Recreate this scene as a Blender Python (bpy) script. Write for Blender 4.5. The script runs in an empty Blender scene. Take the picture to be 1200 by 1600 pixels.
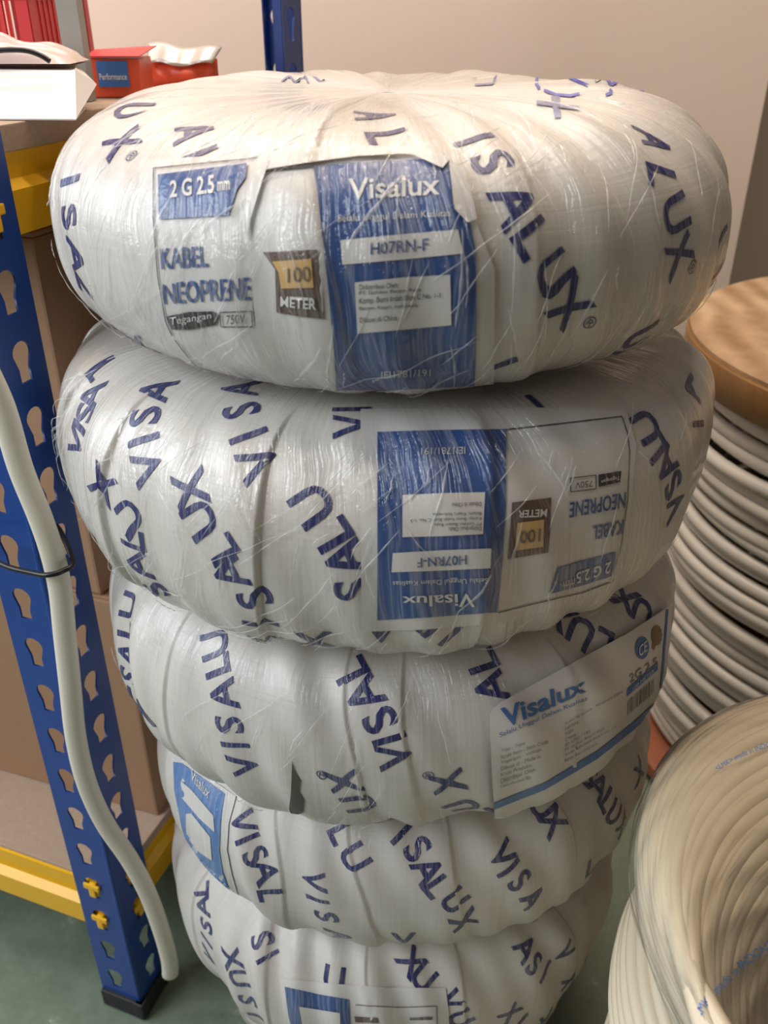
import bpy, bmesh, math, random
import numpy as np
from mathutils import Vector, Matrix
from mathutils.bvhtree import BVHTree

random.seed(7)
SC = bpy.context.scene
COL = SC.collection
R = math.radians

# ------------------------------------------------------------------ camera, light, exposure
CAM = Vector((0.0, 0.0, 1.01))
PITCH = R(30.0)
FPX = 1400.0
cam_d = bpy.data.cameras.new('camera')
cam = bpy.data.objects.new('camera', cam_d)
COL.objects.link(cam)
cam.location = CAM
cam.rotation_euler = (R(90) - PITCH, 0, 0)
cam_d.sensor_fit = 'VERTICAL'
cam_d.sensor_height = 36.0
cam_d.lens = 36.0 * FPX / 1600.0
cam_d.clip_start = 0.02
cam_d.dof.use_dof = True
cam_d.dof.focus_distance = 0.62
cam_d.dof.aperture_fstop = 9.0
SC.camera = cam

SC.view_settings.view_transform = 'Standard'
SC.view_settings.look = 'None'
SC.view_settings.gamma = 1.0
SC.view_settings.use_curve_mapping = False
SC.view_settings.exposure = -0.08

world = bpy.data.worlds.new('room_ambience')
SC.world = world
world.use_nodes = True
wbg = world.node_tree.nodes['Background']
wbg.inputs[0].default_value = (1.0, 0.86, 0.72, 1)
wbg.inputs[1].default_value = 0.13


def area_light(name, loc, target, sx, sy, power, color):
    d = bpy.data.lights.new(name, 'AREA')
    d.shape = 'RECTANGLE'
    d.size, d.size_y = sx, sy
    d.energy = power
    d.color = color
    o = bpy.data.objects.new(name, d)
    COL.objects.link(o)
    o.location = loc
    o.rotation_euler = (Vector(target) - Vector(loc)).to_track_quat('-Z', 'Y').to_euler()
    return o


area_light('window_daylight', (-1.75, -0.25, 1.75), (0.0, 0.7, 0.80), 1.2, 1.4, 38, (0.90, 0.95, 1.0))
area_light('side_highlight_light', (-2.3, 1.0, 1.62), (0.0, 0.7, 0.85), 1.0, 1.2, 30, (0.84, 0.93, 1.0))  # unseen light added to put highlights on the coils' left sides
area_light('overhead_light', (-0.35, 0.45, 2.6), (-0.35, 0.45, 0.0), 1.3, 0.08, 15, (1.0, 0.86, 0.70))
area_light('overhead_light', (-0.20, 1.28, 2.5), (-0.10, 1.60, 0.0), 1.5, 0.08, 32, (1.0, 0.83, 0.68))  # unseen second overhead light, added to brighten the back wall

# ------------------------------------------------------------------ pixel helpers (photo frame 1200 x 1600)
CP, SP = math.cos(PITCH), math.sin(PITCH)


def ray(px, py):
    a, b = (px - 600) / FPX, -(py - 800) / FPX
    return Vector((a, CP + b * SP, -SP + b * CP))


def at_z(px, py, z):
    r = ray(px, py)
    return CAM + r * ((z - CAM.z) / r.z)


def at_y(px, py, y):
    r = ray(px, py)
    return CAM + r * (y / r.y)


def project(p):
    x, y, z = p[0], p[1], p[2] - CAM.z
    Z = y * CP - z * SP
    return 600 + FPX * x / Z, 800 - FPX * (y * SP + z * CP) / Z


# ------------------------------------------------------------------ object helpers
def tag(o, label=None, cat=None, group=None, kind=None):
    if label: o['label'] = label
    if cat: o['category'] = cat
    if group: o['group'] = group
    if kind: o['kind'] = kind
    return o


def empty(name, loc, label, cat, group=None):
    o = bpy.data.objects.new(name, None)
    o.empty_display_size = 0.05
    COL.objects.link(o)
    o.location = loc
    return tag(o, label, cat, group)


def link_mesh(name, me, mat, parent=None, smooth=True):
    o = bpy.data.objects.new(name, me)
    COL.objects.link(o)
    if mat and not me.materials:
        me.materials.append(mat)
    if smooth:
        me.polygons.foreach_set('use_smooth', [True] * len(me.polygons))
    if parent is not None:
        o.parent = parent
    return o


def mesh_from(name, verts, faces, uv=None):
    me = bpy.data.meshes.new(name)
    me.from_pydata([tuple(map(float, v)) for v in verts], [], faces)
    if uv is not None:
        lay = me.uv_layers.new(name='UVMap')
        li = np.zeros(len(me.loops), dtype=np.int32)
        me.loops.foreach_get('vertex_index', li)
        lay.data.foreach_set('uv', np.asarray(uv, dtype=np.float32)[li].ravel())
    me.update()
    return me


def add_box(bm, size, mat4, bevel=0.0):
    r = bmesh.ops.create_cube(bm, size=1.0)
    vs = r['verts']
    bmesh.ops.scale(bm, vec=size, verts=vs)
    if bevel > 0:
        es = list({e for v in vs for e in v.link_edges})
        rb = bmesh.ops.bevel(bm, geom=es, offset=bevel, segments=2, affect='EDGES', profile=0.6)
        vs = list({v for f in rb['faces'] for v in f.verts} | {v for v in vs if v.is_valid})
    bmesh.ops.transform(bm, matrix=mat4, verts=[v for v in vs if v.is_valid])


def bm_obj(name, bm, mat, parent=None, smooth=False):
    me = bpy.data.meshes.new(name)
    bmesh.ops.recalc_face_normals(bm, faces=bm.faces)
    bm.to_mesh(me)
    bm.free()
    return link_mesh(name, me, mat, parent, smooth)


def frame(origin, xdir, zdir=(0, 0, 1)):
    x = Vector(xdir).normalized()
    z = Vector(zdir)
    y = z.cross(x).normalized()
    z = x.cross(y)
    m = Matrix.Identity(4)
    for i, a in enumerate((x, y, z)):
        m[0][i], m[1][i], m[2][i] = a.x, a.y, a.z
    m[0][3], m[1][3], m[2][3] = origin[0], origin[1], origin[2]
    return m


def tube_mesh(name, pts, rad, seg=12, flat=1.0, closed=False, caps=True):
    """round tube swept along points (Catmull-Rom smoothed)"""
    P = [Vector(p) for p in pts]
    n = len(P)
    Q = []
    rng = range(n) if closed else range(n - 1)
    for i in rng:
        p0 = P[(i - 1) % n] if closed or i > 0 else P[0]
        p1, p2 = P[i], P[(i + 1) % n]
        p3 = P[(i + 2) % n] if closed or i + 2 < n else P[-1]
        for k in range(6):
            t = k / 6
            Q.append(0.5 * ((2 * p1) + (p2 - p0) * t + (2 * p0 - 5 * p1 + 4 * p2 - p3) * t * t + (3 * p1 - p0 - 3 * p2 + p3) * t ** 3))
    if not closed:
        Q.append(P[-1])
    m = len(Q)
    verts, faces = [], []
    up = Vector((0.3, -1, 0.2)).normalized()
    for i, q in enumerate(Q):
        a = Q[(i + 1) % m] if closed or i + 1 < m else Q[i]
        b = Q[(i - 1) % m] if closed or i > 0 else Q[i]
        t = (a - b).normalized()
        s = t.cross(up)
        s = s.normalized() if s.length > 1e-4 else Vector((1, 0, 0))
        u = s.cross(t).normalized()
        for k in range(seg):
            an = 2 * math.pi * k / seg
            verts.append(q + s * (math.cos(an) * rad) + u * (math.sin(an) * rad * flat))
    last = m if closed else m - 1
    for i in range(last):
        for k in range(seg):
            a, b = i * seg + k, i * seg + (k + 1) % seg
            c, d = ((i + 1) % m) * seg + (k + 1) % seg, ((i + 1) % m) * seg + k
            faces.append((a, b, c, d))
    if caps and not closed:
        faces.append(tuple(range(seg - 1, -1, -1)))
        faces.append(tuple((m - 1) * seg + k for k in range(seg)))
    return mesh_from(name, verts, faces)


# ------------------------------------------------------------------ materials
def new_mat(name):
    m = bpy.data.materials.new(name)
    m.use_nodes = True
    nt = m.node_tree
    return m, nt, nt.nodes['Principled BSDF']


def node(nt, kind, **kw):
    n = nt.nodes.new(kind)
    for k, v in kw.items():
        if k in n.inputs:
            n.inputs[k].default_value = v
        else:
            setattr(n, k, v)
    return n


def math_node(nt, op, a, b=None):
    n = nt.nodes.new('ShaderNodeMath')
    n.operation = op
    for i, v in enumerate((a, b)):
        if v is None: continue
        if isinstance(v, (int, float)):
            n.inputs[i].default_value = v
        else:
            nt.links.new(v, n.inputs[i])
    return n.outputs[0]


def plain(name, color, rough=0.5, noise=0.0, nscale=30.0, metallic=0.0, bump=0.0, coat=0.0):
    m, nt, b = new_mat(name)
    b.inputs['Roughness'].default_value = rough
    b.inputs['Metallic'].default_value = metallic
    b.inputs['Coat Weight'].default_value = coat
    tc = nt.nodes.new('ShaderNodeTexCoord')
    nz = node(nt, 'ShaderNodeTexNoise', Scale=nscale, Detail=5.0, Roughness=0.6)
    nt.links.new(tc.outputs['Object'], nz.inputs['Vector'])
    mix = nt.nodes.new('ShaderNodeMix')
    mix.data_type = 'RGBA'
    c = Vector(color)
    mix.inputs[6].default_value = (*(c * (1 - noise)), 1)
    mix.inputs[7].default_value = (*(c * (1 + noise)), 1)
    nt.links.new(nz.outputs[0], mix.inputs[0])
    nt.links.new(mix.outputs[2], b.inputs['Base Color'])
    if bump:
        bp = node(nt, 'ShaderNodeBump', Strength=bump, Distance=0.002)
        nt.links.new(nz.outputs[0], bp.inputs['Height'])
        nt.links.new(bp.outputs[0], b.inputs['Normal'])
    return m


def film_surface(name, color, rough, film, weave=0.0, dirt=0.0, seed=0.0, var=0.0):
    """printed or woven surface under clear stretch film: UVs in metres, film = gloss layer with stretched creases"""
    m, nt, b = new_mat(name)
    uv = nt.nodes.new('ShaderNodeUVMap')
    uv.uv_map = 'UVMap'
    sep = nt.nodes.new('ShaderNodeSeparateXYZ')
    nt.links.new(uv.outputs[0], sep.inputs[0])
    U, V = sep.outputs[0], sep.outputs[1]

    def vec(a, bb, c=seed):
        cx = nt.nodes.new('ShaderNodeCombineXYZ')
        for i, v in enumerate((a, bb, c)):
            if isinstance(v, (int, float)):
                cx.inputs[i].default_value = v
            else:
                nt.links.new(v, cx.inputs[i])
        return cx.outputs[0]

    def noise(v, scale, detail=3.0, rough_=0.5, dist=0.0):
        n = node(nt, 'ShaderNodeTexNoise', Scale=scale, Detail=detail, Roughness=rough_, Distortion=dist)
        nt.links.new(v, n.inputs['Vector'])
        return n.outputs[0]

    # colour: woven tape lines and uneven thickness
    low = noise(vec(U, V), 9.0, 4.0, 0.6)
    tapes_u = noise(vec(math_node(nt, 'MULTIPLY', U, 300.0), math_node(nt, 'MULTIPLY', V, 6.0)), 1.0, 2.0)
    tapes_v = noise(vec(math_node(nt, 'MULTIPLY', U, 6.0), math_node(nt, 'MULTIPLY', V, 300.0)), 1.0, 2.0)
    tape = math_node(nt, 'ADD', tapes_u, tapes_v)
    fac = math_node(nt, 'ADD', math_node(nt, 'MULTIPLY', math_node(nt, 'SUBTRACT', tape, 1.0), weave),
                    math_node(nt, 'MULTIPLY', math_node(nt, 'SUBTRACT', low, 0.5), dirt))
    val = math_node(nt, 'ADD', fac, 1.0)
    mul = nt.nodes.new('ShaderNodeVectorMath')
    mul.operation = 'SCALE'
    mul.inputs[0].default_value = color
    nt.links.new(val, mul.inputs['Scale'])
    nt.links.new(mul.outputs[0], b.inputs['Base Color'])
    b.inputs['Roughness'].default_value = rough
    b.inputs['Specular IOR Level'].default_value = 0.4
    # cloth bump
    if weave:
        bp = node(nt, 'ShaderNodeBump', Strength=0.35, Distance=0.0006)
        nt.links.new(tape, bp.inputs['Height'])
        nt.links.new(bp.outputs[0], b.inputs['Normal'])
    # film creases: long thin ridges running around the tube, plus crumples
    if film > 0:
        sk = math_node(nt, 'ADD', U, math_node(nt, 'MULTIPLY', V, 0.12))
        wob = noise(vec(U, V), 14.0, 2.0)
        sk = math_node(nt, 'ADD', sk, math_node(nt, 'MULTIPLY', wob, 0.02))
        st = noise(vec(math_node(nt, 'MULTIPLY', sk, 170.0), math_node(nt, 'MULTIPLY', V, 7.0)), 1.0, 3.0, 0.55, 0.4)
        rid = math_node(nt, 'ABSOLUTE', math_node(nt, 'SUBTRACT', st, 0.5))
        rid = math_node(nt, 'POWER', math_node(nt, 'SUBTRACT', 1.0, rid), 4.0)
        crm = noise(vec(U, V), 75.0, 4.0, 0.65, 0.8)
        crm = math_node(nt, 'ABSOLUTE', math_node(nt, 'SUBTRACT', crm, 0.5))
        hgt = math_node(nt, 'ADD', rid, math_node(nt, 'MULTIPLY', crm, -0.8))
        bp2 = node(nt, 'ShaderNodeBump', Strength=1.0, Distance=0.0022)
        nt.links.new(hgt, bp2.inputs['Height'])
        nt.links.new(bp2.outputs[0], b.inputs['Coat Normal'])
        mask = noise(vec(U, V, seed + 3.3), 7.0, 2.0)
        mr = node(nt, 'ShaderNodeMapRange')
        mr.inputs[1].default_value = 0.3
        mr.inputs[2].default_value = 0.6
        mr.inputs[3].default_value = film * 0.55
        mr.inputs[4].default_value = film
        nt.links.new(mask, mr.inputs[0])
        nt.links.new(mr.outputs[0], b.inputs['Coat Weight'])
        b.inputs['Coat Roughness'].default_value = 0.055
        b.inputs['Coat IOR'].default_value = 1.75
        # milky film creases, whitened in the base colour to paint their highlights too
        crease_sheen = math_node(nt, 'MULTIPLY', math_node(nt, 'POWER', rid, 8.0), mr.outputs[0])
        crease_sheen = math_node(nt, 'MULTIPLY', crease_sheen, 0.30)
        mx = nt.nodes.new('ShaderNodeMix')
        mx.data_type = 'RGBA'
        nt.links.new(crease_sheen, mx.inputs[0])
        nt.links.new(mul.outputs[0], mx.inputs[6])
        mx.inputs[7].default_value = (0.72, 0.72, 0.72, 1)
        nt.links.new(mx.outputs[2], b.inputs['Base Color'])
    return m


M = {}
M['wall'] = plain('cream_wall_paint', (0.83, 0.69, 0.585), 0.7, 0.03, 6, bump=0.05)
M['floor'] = None
M['blue_steel'] = plain('blue_painted_steel', (0.004, 0.048, 0.26), 0.38, 0.10, 14, coat=0.1)
M['yellow_steel'] = plain('yellow_painted_steel', (0.86, 0.47, 0.005), 0.38, 0.06, 14, coat=0.15)
M['black_rubber'] = plain('black_rubber', (0.012, 0.012, 0.013), 0.55, 0.2, 60)
M['board'] = plain('particle_board', (0.40, 0.29, 0.21), 0.75, 0.18, 220, bump=0.15)
M['carton'] = plain('brown_carton', (0.36, 0.205, 0.115), 0.75, 0.08, 25)
M['carton_tape'] = plain('carton_tape', (0.30, 0.17, 0.09), 0.3, 0.05, 25)
M['white_pvc'] = plain('ivory_cable_sheath', (0.74, 0.69, 0.58), 0.38, 0.03, 40, coat=0.2)
M['red_plastic'] = plain('red_plastic', (0.62, 0.04, 0.045), 0.4, 0.05, 30)
M['white_card'] = plain('white_card', (0.74, 0.72, 0.70), 0.45, 0.02, 30)
M['pale_bag'] = plain('pale_pink_plastic_bag', (0.72, 0.56, 0.52), 0.3, 0.08, 40, bump=0.4)
M['grey_metal'] = plain('grey_painted_metal', (0.33, 0.33, 0.30), 0.5, 0.04, 20)
M['orange_box'] = plain('orange_red_print', (0.70, 0.09, 0.035), 0.4, 0.06, 20)
M['silver'] = plain('silver_foil', (0.55, 0.53, 0.50), 0.35, 0.08, 40, metallic=0.3, bump=0.3)
M['label_blue_plain'] = plain('blue_print', (0.05, 0.17, 0.48), 0.4, 0.05, 20)
M['white_print'] = plain('white_print', (0.75, 0.74, 0.72), 0.5)
M['black_plastic'] = plain('black_plastic', (0.01, 0.01, 0.011), 0.35)
M['red_wood'] = plain('reddish_timber', (0.33, 0.11, 0.055), 0.65, 0.15, 12)


def wood_mat():
    m, nt, b = new_mat('dusty_plywood')
    tc = nt.nodes.new('ShaderNodeTexCoord')
    n1 = node(nt, 'ShaderNodeTexNoise', Scale=9.0, Detail=8.0, Roughness=0.65)
    n2 = node(nt, 'ShaderNodeTexWave', Scale=6.0, Distortion=6.0, Detail=3.0)
    nt.links.new(tc.outputs['Object'], n1.inputs['Vector'])
    nt.links.new(tc.outputs['Object'], n2.inputs['Vector'])
    rp = nt.nodes.new('ShaderNodeValToRGB')
    rp.color_ramp.elements[0].color = (0.26, 0.15, 0.07, 1)
    rp.color_ramp.elements[0].position = 0.3
    rp.color_ramp.elements[1].color = (0.52, 0.36, 0.22, 1)
    rp.color_ramp.elements[1].position = 0.65
    ad = math_node(nt, 'ADD', math_node(nt, 'MULTIPLY', n1.outputs[0], 0.8), math_node(nt, 'MULTIPLY', n2.outputs[0], 0.2))
    nt.links.new(ad, rp.inputs[0])
    nt.links.new(rp.outputs[0], b.inputs['Base Color'])
    b.inputs['Roughness'].default_value = 0.7
    return m


M['wood'] = wood_mat()
M['wood_rim'] = plain('dark_varnished_rim', (0.22, 0.11, 0.03), 0.35, 0.4, 30)


def floor_mat():
    m, nt, b = new_mat('worn_green_floor_paint')
    tc = nt.nodes.new('ShaderNodeTexCoord')
    n1 = node(nt, 'ShaderNodeTexNoise', Scale=11.0, Detail=6.0, Roughness=0.65)
    n2 = node(nt, 'ShaderNodeTexNoise', Scale=45.0, Detail=4.0, Roughness=0.7)
    for n in (n1, n2): nt.links.new(tc.outputs['Object'], n.inputs['Vector'])
    rp = nt.nodes.new('ShaderNodeValToRGB')
    e = rp.color_ramp.elements
    e[0].color, e[0].position = (0.125, 0.165, 0.12, 1), 0.35
    e[1].color, e[1].position = (0.20, 0.25, 0.19, 1), 0.60
    x = e.new(0.70)
    x.color = (0.48, 0.50, 0.44, 1)
    ad = math_node(nt, 'ADD', math_node(nt, 'MULTIPLY', n1.outputs[0], 0.6), math_node(nt, 'MULTIPLY', n2.outputs[0], 0.4))
    nt.links.new(ad, rp.inputs[0])
    nt.links.new(rp.outputs[0], b.inputs['Base Color'])
    b.inputs['Roughness'].default_value = 0.35
    return m


M['floor'] = floor_mat()

# ------------------------------------------------------------------ the room
WY = 1.55


def plane_obj(name, pts, mat):
    me = mesh_from(name, pts, [tuple(range(len(pts)))])
    o = link_mesh(name, me, mat, None, False)
    return tag(o, kind='structure')


def slab(name, lo, hi, mat):
    bm = bmesh.new()
    s = Vector(hi) - Vector(lo)
    add_box(bm, s, Matrix.Translation((Vector(lo) + Vector(hi)) / 2))
    o = bm_obj(name, bm, mat)
    return tag(o, kind='structure')


corner = at_y(1168, 293, WY)
slab('floor', (-3.2, -2.6, -0.05), (2.6, 2.5, 0.0), M['floor'])
slab('wall_back', (-3.2, WY, -0.05), (corner.x, WY + 0.85, 2.9), M['wall'])
slab('wall_right', (corner.x, WY + 0.75, -0.05), (2.6, WY + 0.85, 2.9), M['wall'])

# ------------------------------------------------------------------ glyphs
_gl = {}


def text_mesh2d(s, bold=0.0, cut=None):
    key = (s, bold, cut)
    if key in _gl: return _gl[key]
    cu = bpy.data.curves.new('t', 'FONT')
    cu.body = s
    cu.size = 1.0
    cu.offset = bold
    cu.resolution_u = 3
    cu.dimensions = '2D'
    cu.fill_mode = 'FRONT'
    ob = bpy.data.objects.new('t', cu)
    COL.objects.link(ob)
    bpy.context.view_layer.update()
    dg = bpy.context.evaluated_depsgraph_get()
    me = bpy.data.meshes.new_from_object(ob.evaluated_get(dg))
    bm = bmesh.new()
    bm.from_mesh(me)
    bpy.data.objects.remove(ob)
    bpy.data.curves.remove(cu)
    bpy.data.meshes.remove(me)
    bmesh.ops.remove_doubles(bm, verts=bm.verts, dist=1e-5)
    xs = [v.co.x for v in bm.verts]
    ys = [v.co.y for v in bm.verts]
    x0, x1, y0, y1 = min(xs), max(xs), min(ys), max(ys)
    if cut:
        for ax, a0, a1 in ((0, x0, x1), (1, y0, y1)):
            n = max(1, int((a1 - a0) / cut))
            for k in range(1, n + 1):
                co = [0, 0, 0]
                co[ax] = a0 + (a1 - a0) * k / (n + 1)
                no = [0, 0, 0]
                no[ax] = 1
                bmesh.ops.bisect_plane(bm, geom=bm.verts[:] + bm.edges[:] + bm.faces[:], plane_co=co, plane_no=no)
    bm.verts.index_update()
    V = np.array([(v.co.x, v.co.y) for v in bm.verts])
    F = [tuple(v.index for v in f.verts) for f in bm.faces]
    bm.free()
    _gl[key] = (V, F, (x0, x1, y0, y1))
    return _gl[key]


def grid_polygon(pts, step):
    """2-D polygon (photo px) cut on a grid so that it can follow a curved surface"""
    bm = bmesh.new()
    vs = [bm.verts.new((p[0], p[1], 0)) for p in pts]
    bm.faces.new(vs)
    bmesh.ops.triangulate(bm, faces=bm.faces[:])
    xs = [p[0] for p in pts]
    ys = [p[1] for p in pts]
    for ax, a0, a1 in ((0, min(xs), max(xs)), (1, min(ys), max(ys))):
        n = int((a1 - a0) / step)
        for k in range(1, n + 1):
            co = [0, 0, 0]
            co[ax] = a0 + (a1 - a0) * k / (n + 1)
            no = [0, 0, 0]
            no[ax] = 1
            bmesh.ops.bisect_plane(bm, geom=bm.verts[:] + bm.edges[:] + bm.faces[:], plane_co=co, plane_no=no)
    bm.verts.index_update()
    V = np.array([(v.co.x, v.co.y) for v in bm.verts])
    F = [tuple(v.index for v in f.verts) for f in bm.faces]
    bm.free()
    return V, F


# ------------------------------------------------------------------ wrapped coils
SCL = 1.02
class Coil:
    def __init__(s, idx, D, h, xo, yo, ztop, rh, e, seed, edges, slant, lump, drop):
        s.idx, s.Rm = idx, D / 2 - rh
        s.rh, s.rv, s.e = rh, h / 2, e
        s.c = np.array([xo, yo, ztop - h / 2])
        g = np.random.default_rng(seed)
        s.w = [(int(g.integers(1, 9)), int(g.integers(0, 4)), g.uniform(0, 6.28), g.uniform(0.4, 1) * lump) for _ in range(9)]
        s.w2 = [(int(g.integers(14, 44)), int(g.integers(1, 7)), g.uniform(0, 6.28), g.uniform(0.06, 0.20) * lump) for _ in range(18)]
        s.edges, s.slant, s.drop = sorted(edges), slant, drop
        s.wob = 0.006 if idx == 1 else 0.02

    def disp(s, th, ph):
        d = 0
        for a, b, p, w in s.w: d = d + w * np.sin(a * th + b * ph + p) / 3.0
        for a, b, p, w in s.w2: d = d + w * np.sin(a * th + b * ph + p)
        # helical strip overlaps: each strip rises to its edge, then steps down to the next
        q = th + s.slant * ph + s.wob * np.sin(3 * ph + th * 5)
        q = (q + math.pi) % (2 * math.pi) - math.pi
        E = s.edges
        st = np.zeros_like(q)
        for k in range(len(E)):
            a = E[k]
            b = E[(k + 1) % len(E)]
            if b <= a: b += 2 * math.pi
            for sh in (0, 2 * math.pi, -2 * math.pi):
                t = (q - a + sh) / (b - a)
                inside = (t >= 0) & (t < 1)
                x = np.clip(t, 0, 1)
                rise = np.clip((x - 0.35) / 0.6, 0, 1)
                rise = rise * rise * (3 - 2 * rise)
                fall = np.clip((1 - x) * (b - a) / 0.010, 0, 1)
                fall = fall * fall * (3 - 2 * fall)
                st = np.where(inside, rise * fall * s.drop, st)
        return d + st

    def S(s, th, ph, off=0.0):
        th = np.asarray(th, float)
        ph = np.asarray(ph, float)
        c, n = np.cos(ph), np.sin(ph)
        sc, sn = np.sign(c), np.sign(n)
        ac, an = np.abs(c) + 1e-9, np.abs(n) + 1e-9
        rr = s.rh * sc * ac ** s.e
        zz = s.rv * sn * an ** s.e
        nr = sc * ac ** (2 - s.e) / s.rh
        nz = sn * an ** (2 - s.e) / s.rv
        L = np.sqrt(nr * nr + nz * nz)
        # the top and underside are pressed flat by the neighbours, so wrinkles fade there
        press = np.clip(1.0 - np.abs(zz / s.rv) ** 6, 0.0, 1) if s.idx else np.clip(1.0 - np.clip(-zz / s.rv, 0, 1) ** 6, 0.0, 1)
        if s.idx == 0:
            # film closes the middle of the topmost coil
            cap = (c < 0) & (n > 0)
            zz = np.where(cap, s.rv * (1 - 0.05 * (1 - an)), zz)
            nr = np.where(cap, 0.0, nr)
            nz = np.where(cap, 1.0, nz)
            L = np.sqrt(nr * nr + nz * nz)
            press = press * np.clip((s.Rm + rr) / 0.14, 0, 1) ** 1.5
        d = s.disp(th, ph) * press + off
        rr = rr + d * nr / L
        zz = zz + d * nz / L
        rad = s.Rm + rr
        return np.stack([s.c[0] + rad * np.sin(th), s.c[1] - rad * np.cos(th), s.c[2] + zz], -1)

    def UV(s, th, ph):
        return np.stack([np.asarray(th) * (s.Rm + s.rh) + s.idx * 3.1, np.asarray(ph) * (s.rv + s.rh) * 0.5 + s.idx * 1.7], -1)

    def grid(s, nt, npb, name):
        T = np.linspace(-math.pi, math.pi, nt, endpoint=False)
        P = np.linspace(-math.pi, math.pi, npb, endpoint=False)
        th, ph = np.meshgrid(T, P, indexing='ij')
        X = s.S(th, ph).reshape(-1, 3).astype(np.float32)
        i, j = np.meshgrid(np.arange(nt), np.arange(npb), indexing='ij')
        i2, j2 = (i + 1) % nt, (j + 1) % npb
        F = np.stack([i * npb + j, i2 * npb + j, i2 * npb + j2, i * npb + j2], -1).reshape(-1, 4).astype(np.int32)
        me = bpy.data.meshes.new(name)
        me.vertices.add(len(X))
        me.vertices.foreach_set('co', X.ravel())
        me.loops.add(F.size)
        me.loops.foreach_set('vertex_index', F.ravel())
        me.polygons.add(len(F))
        me.polygons.foreach_set('loop_start', np.arange(0, F.size, 4, dtype=np.int32))
        lay = me.uv_layers.new(name='UVMap')
        tt = np.stack([T[i], T[i] + 2 * math.pi / nt, T[i] + 2 * math.pi / nt, T[i]], -1).reshape(-1)
        pp = np.stack([P[j], P[j], P[j] + 2 * math.pi / npb, P[j] + 2 * math.pi / npb], -1).reshape(-1)
        lay.data.foreach_set('uv', s.UV(tt, pp).astype(np.float32).ravel())
        me.update(calc_edges=True)
        me.validate()
        return me

    def build_lookup(s, nt=420, npb=110):
        T = np.linspace(-2.4, 2.4, nt)
        P = np.linspace(-2.2, 2.6, npb)
        th, ph = np.meshgrid(T, P, indexing='ij')
        X = s.S(th, ph).reshape(-1, 3)
        tri = []
        for i in range(nt - 1):
            for j in range(npb - 1):
                a = i * npb + j
                tri.append((a, a + npb, a + npb + 1))
                tri.append((a, a + npb + 1, a + 1))
        s.tri = tri
        s.tp = np.stack([th.ravel(), ph.ravel()], -1)
        s.X = X
        s.bvh = BVHTree.FromPolygons([tuple(x) for x in X], tri)

    def pick(s, px, py):
        """angle pair on this coil's surface where the photo shows (px, py)"""
        r = ray(px, py).normalized()
        loc, no, idx, dist = s.bvh.ray_cast(CAM, r)
        if loc is None:
            # just past the outline: nearest surface point to the sight line
            hit = min((s.bvh.find_nearest(CAM + r * (0.4 + 0.015 * k)) for k in range(64)), key=lambda h: h[3])
            loc, no, idx, dist = hit
        a, b, c = s.tri[idx]
        A, B, C = s.X[a], s.X[b], s.X[c]
        v0, v1, v2 = B - A, C - A, np.array(loc) - A
        d00, d01, d11 = v0 @ v0, v0 @ v1, v1 @ v1
        d20, d21 = v2 @ v0, v2 @ v1
        den = d00 * d11 - d01 * d01
        v = (d11 * d20 - d01 * d21) / den
        w = (d00 * d21 - d01 * d20) / den
        return s.tp[a] * (1 - v - w) + s.tp[b] * v + s.tp[c] * w


# ztop is measured from the camera down; values come from measuring the photo and scaling the stack
Z0 = CAM.z - 0.054 * SCL
hs = [0.1525, 0.1601, 0.1593, 0.1598, 0.183, 0.0]
Ds = [0.4607, 0.4868, 0.4731, 0.466, 0.458, 0.39]
xs_ = [0.0035, 0.0007, 0.0075, 0.0183, 0.0090, 0.015]
ys_ = [0.6671, 0.6585, 0.6543, 0.6666, 0.6651, 0.668]
zt = [Z0]
for h_ in hs[:5]: zt.append(zt[-1] - h_ * SCL)
hs[5] = (zt[5] - 0.001) / SCL
EDG = [
    [-2.7, -2.2, -1.6, -1.12, -0.12, 0.36, 1.0, 1.5, 2.1, 2.7],
    [-2.8, -2.2, -1.6, -1.15, -0.80, -0.30, 0.25, 0.95, 1.5, 2.1, 2.7],
    [-2.6, -2.0, -1.3, -0.75, -0.10, 0.06, 0.55, 1.1, 1.6, 2.2],
    [-2.6, -2.0, -1.4, -0.9, -0.45, -0.14, 0.2, 0.62, 1.1, 1.7, 2.3],
    [-2.6, -2.0, -1.4, -0.95, -0.5, -0.05, 0.3, 0.8, 1.2, 1.7, 2.3],
    [-2.6, -2.0, -1.4, -0.95, -0.5, -0.05, 0.3, 0.8, 1.2, 1.7, 2.3],
]
coils = []
for i in range(6):
    c = Coil(i, Ds[i] * SCL, hs[i] * SCL, xs_[i] * SCL, ys_[i] * SCL, zt[i], (0.112 if i == 0 else 0.078) * SCL, 0.80, 40 + i * 3,
             EDG[i], [0.05, -0.02, 0.03, 0.06, 0.05, 0.05][i], [0.0022, 0.0028, 0.0036, 0.0036, 0.0038, 0.003][i], [0.0012, 0.0040, 0.0022, 0.0022, 0.0022, 0.003][i])
    c.build_lookup()
    coils.append(c)

SACK = (0.60, 0.568, 0.525)
FILM = [1.0, 0.9, 0.5, 0.25, 0.18, 0.1]
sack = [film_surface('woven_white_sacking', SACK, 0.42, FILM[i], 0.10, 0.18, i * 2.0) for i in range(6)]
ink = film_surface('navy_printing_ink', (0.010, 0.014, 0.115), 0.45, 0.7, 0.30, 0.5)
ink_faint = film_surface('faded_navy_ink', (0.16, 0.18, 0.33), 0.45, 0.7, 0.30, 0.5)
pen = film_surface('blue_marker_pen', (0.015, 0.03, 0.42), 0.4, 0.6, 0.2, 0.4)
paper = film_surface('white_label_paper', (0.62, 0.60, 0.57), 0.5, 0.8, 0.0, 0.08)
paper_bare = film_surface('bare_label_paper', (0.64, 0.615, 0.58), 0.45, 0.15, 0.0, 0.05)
lblue = film_surface('blue_label_print', (0.026, 0.072, 0.235), 0.45, 0.9, 0.0, 0.25)
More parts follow.
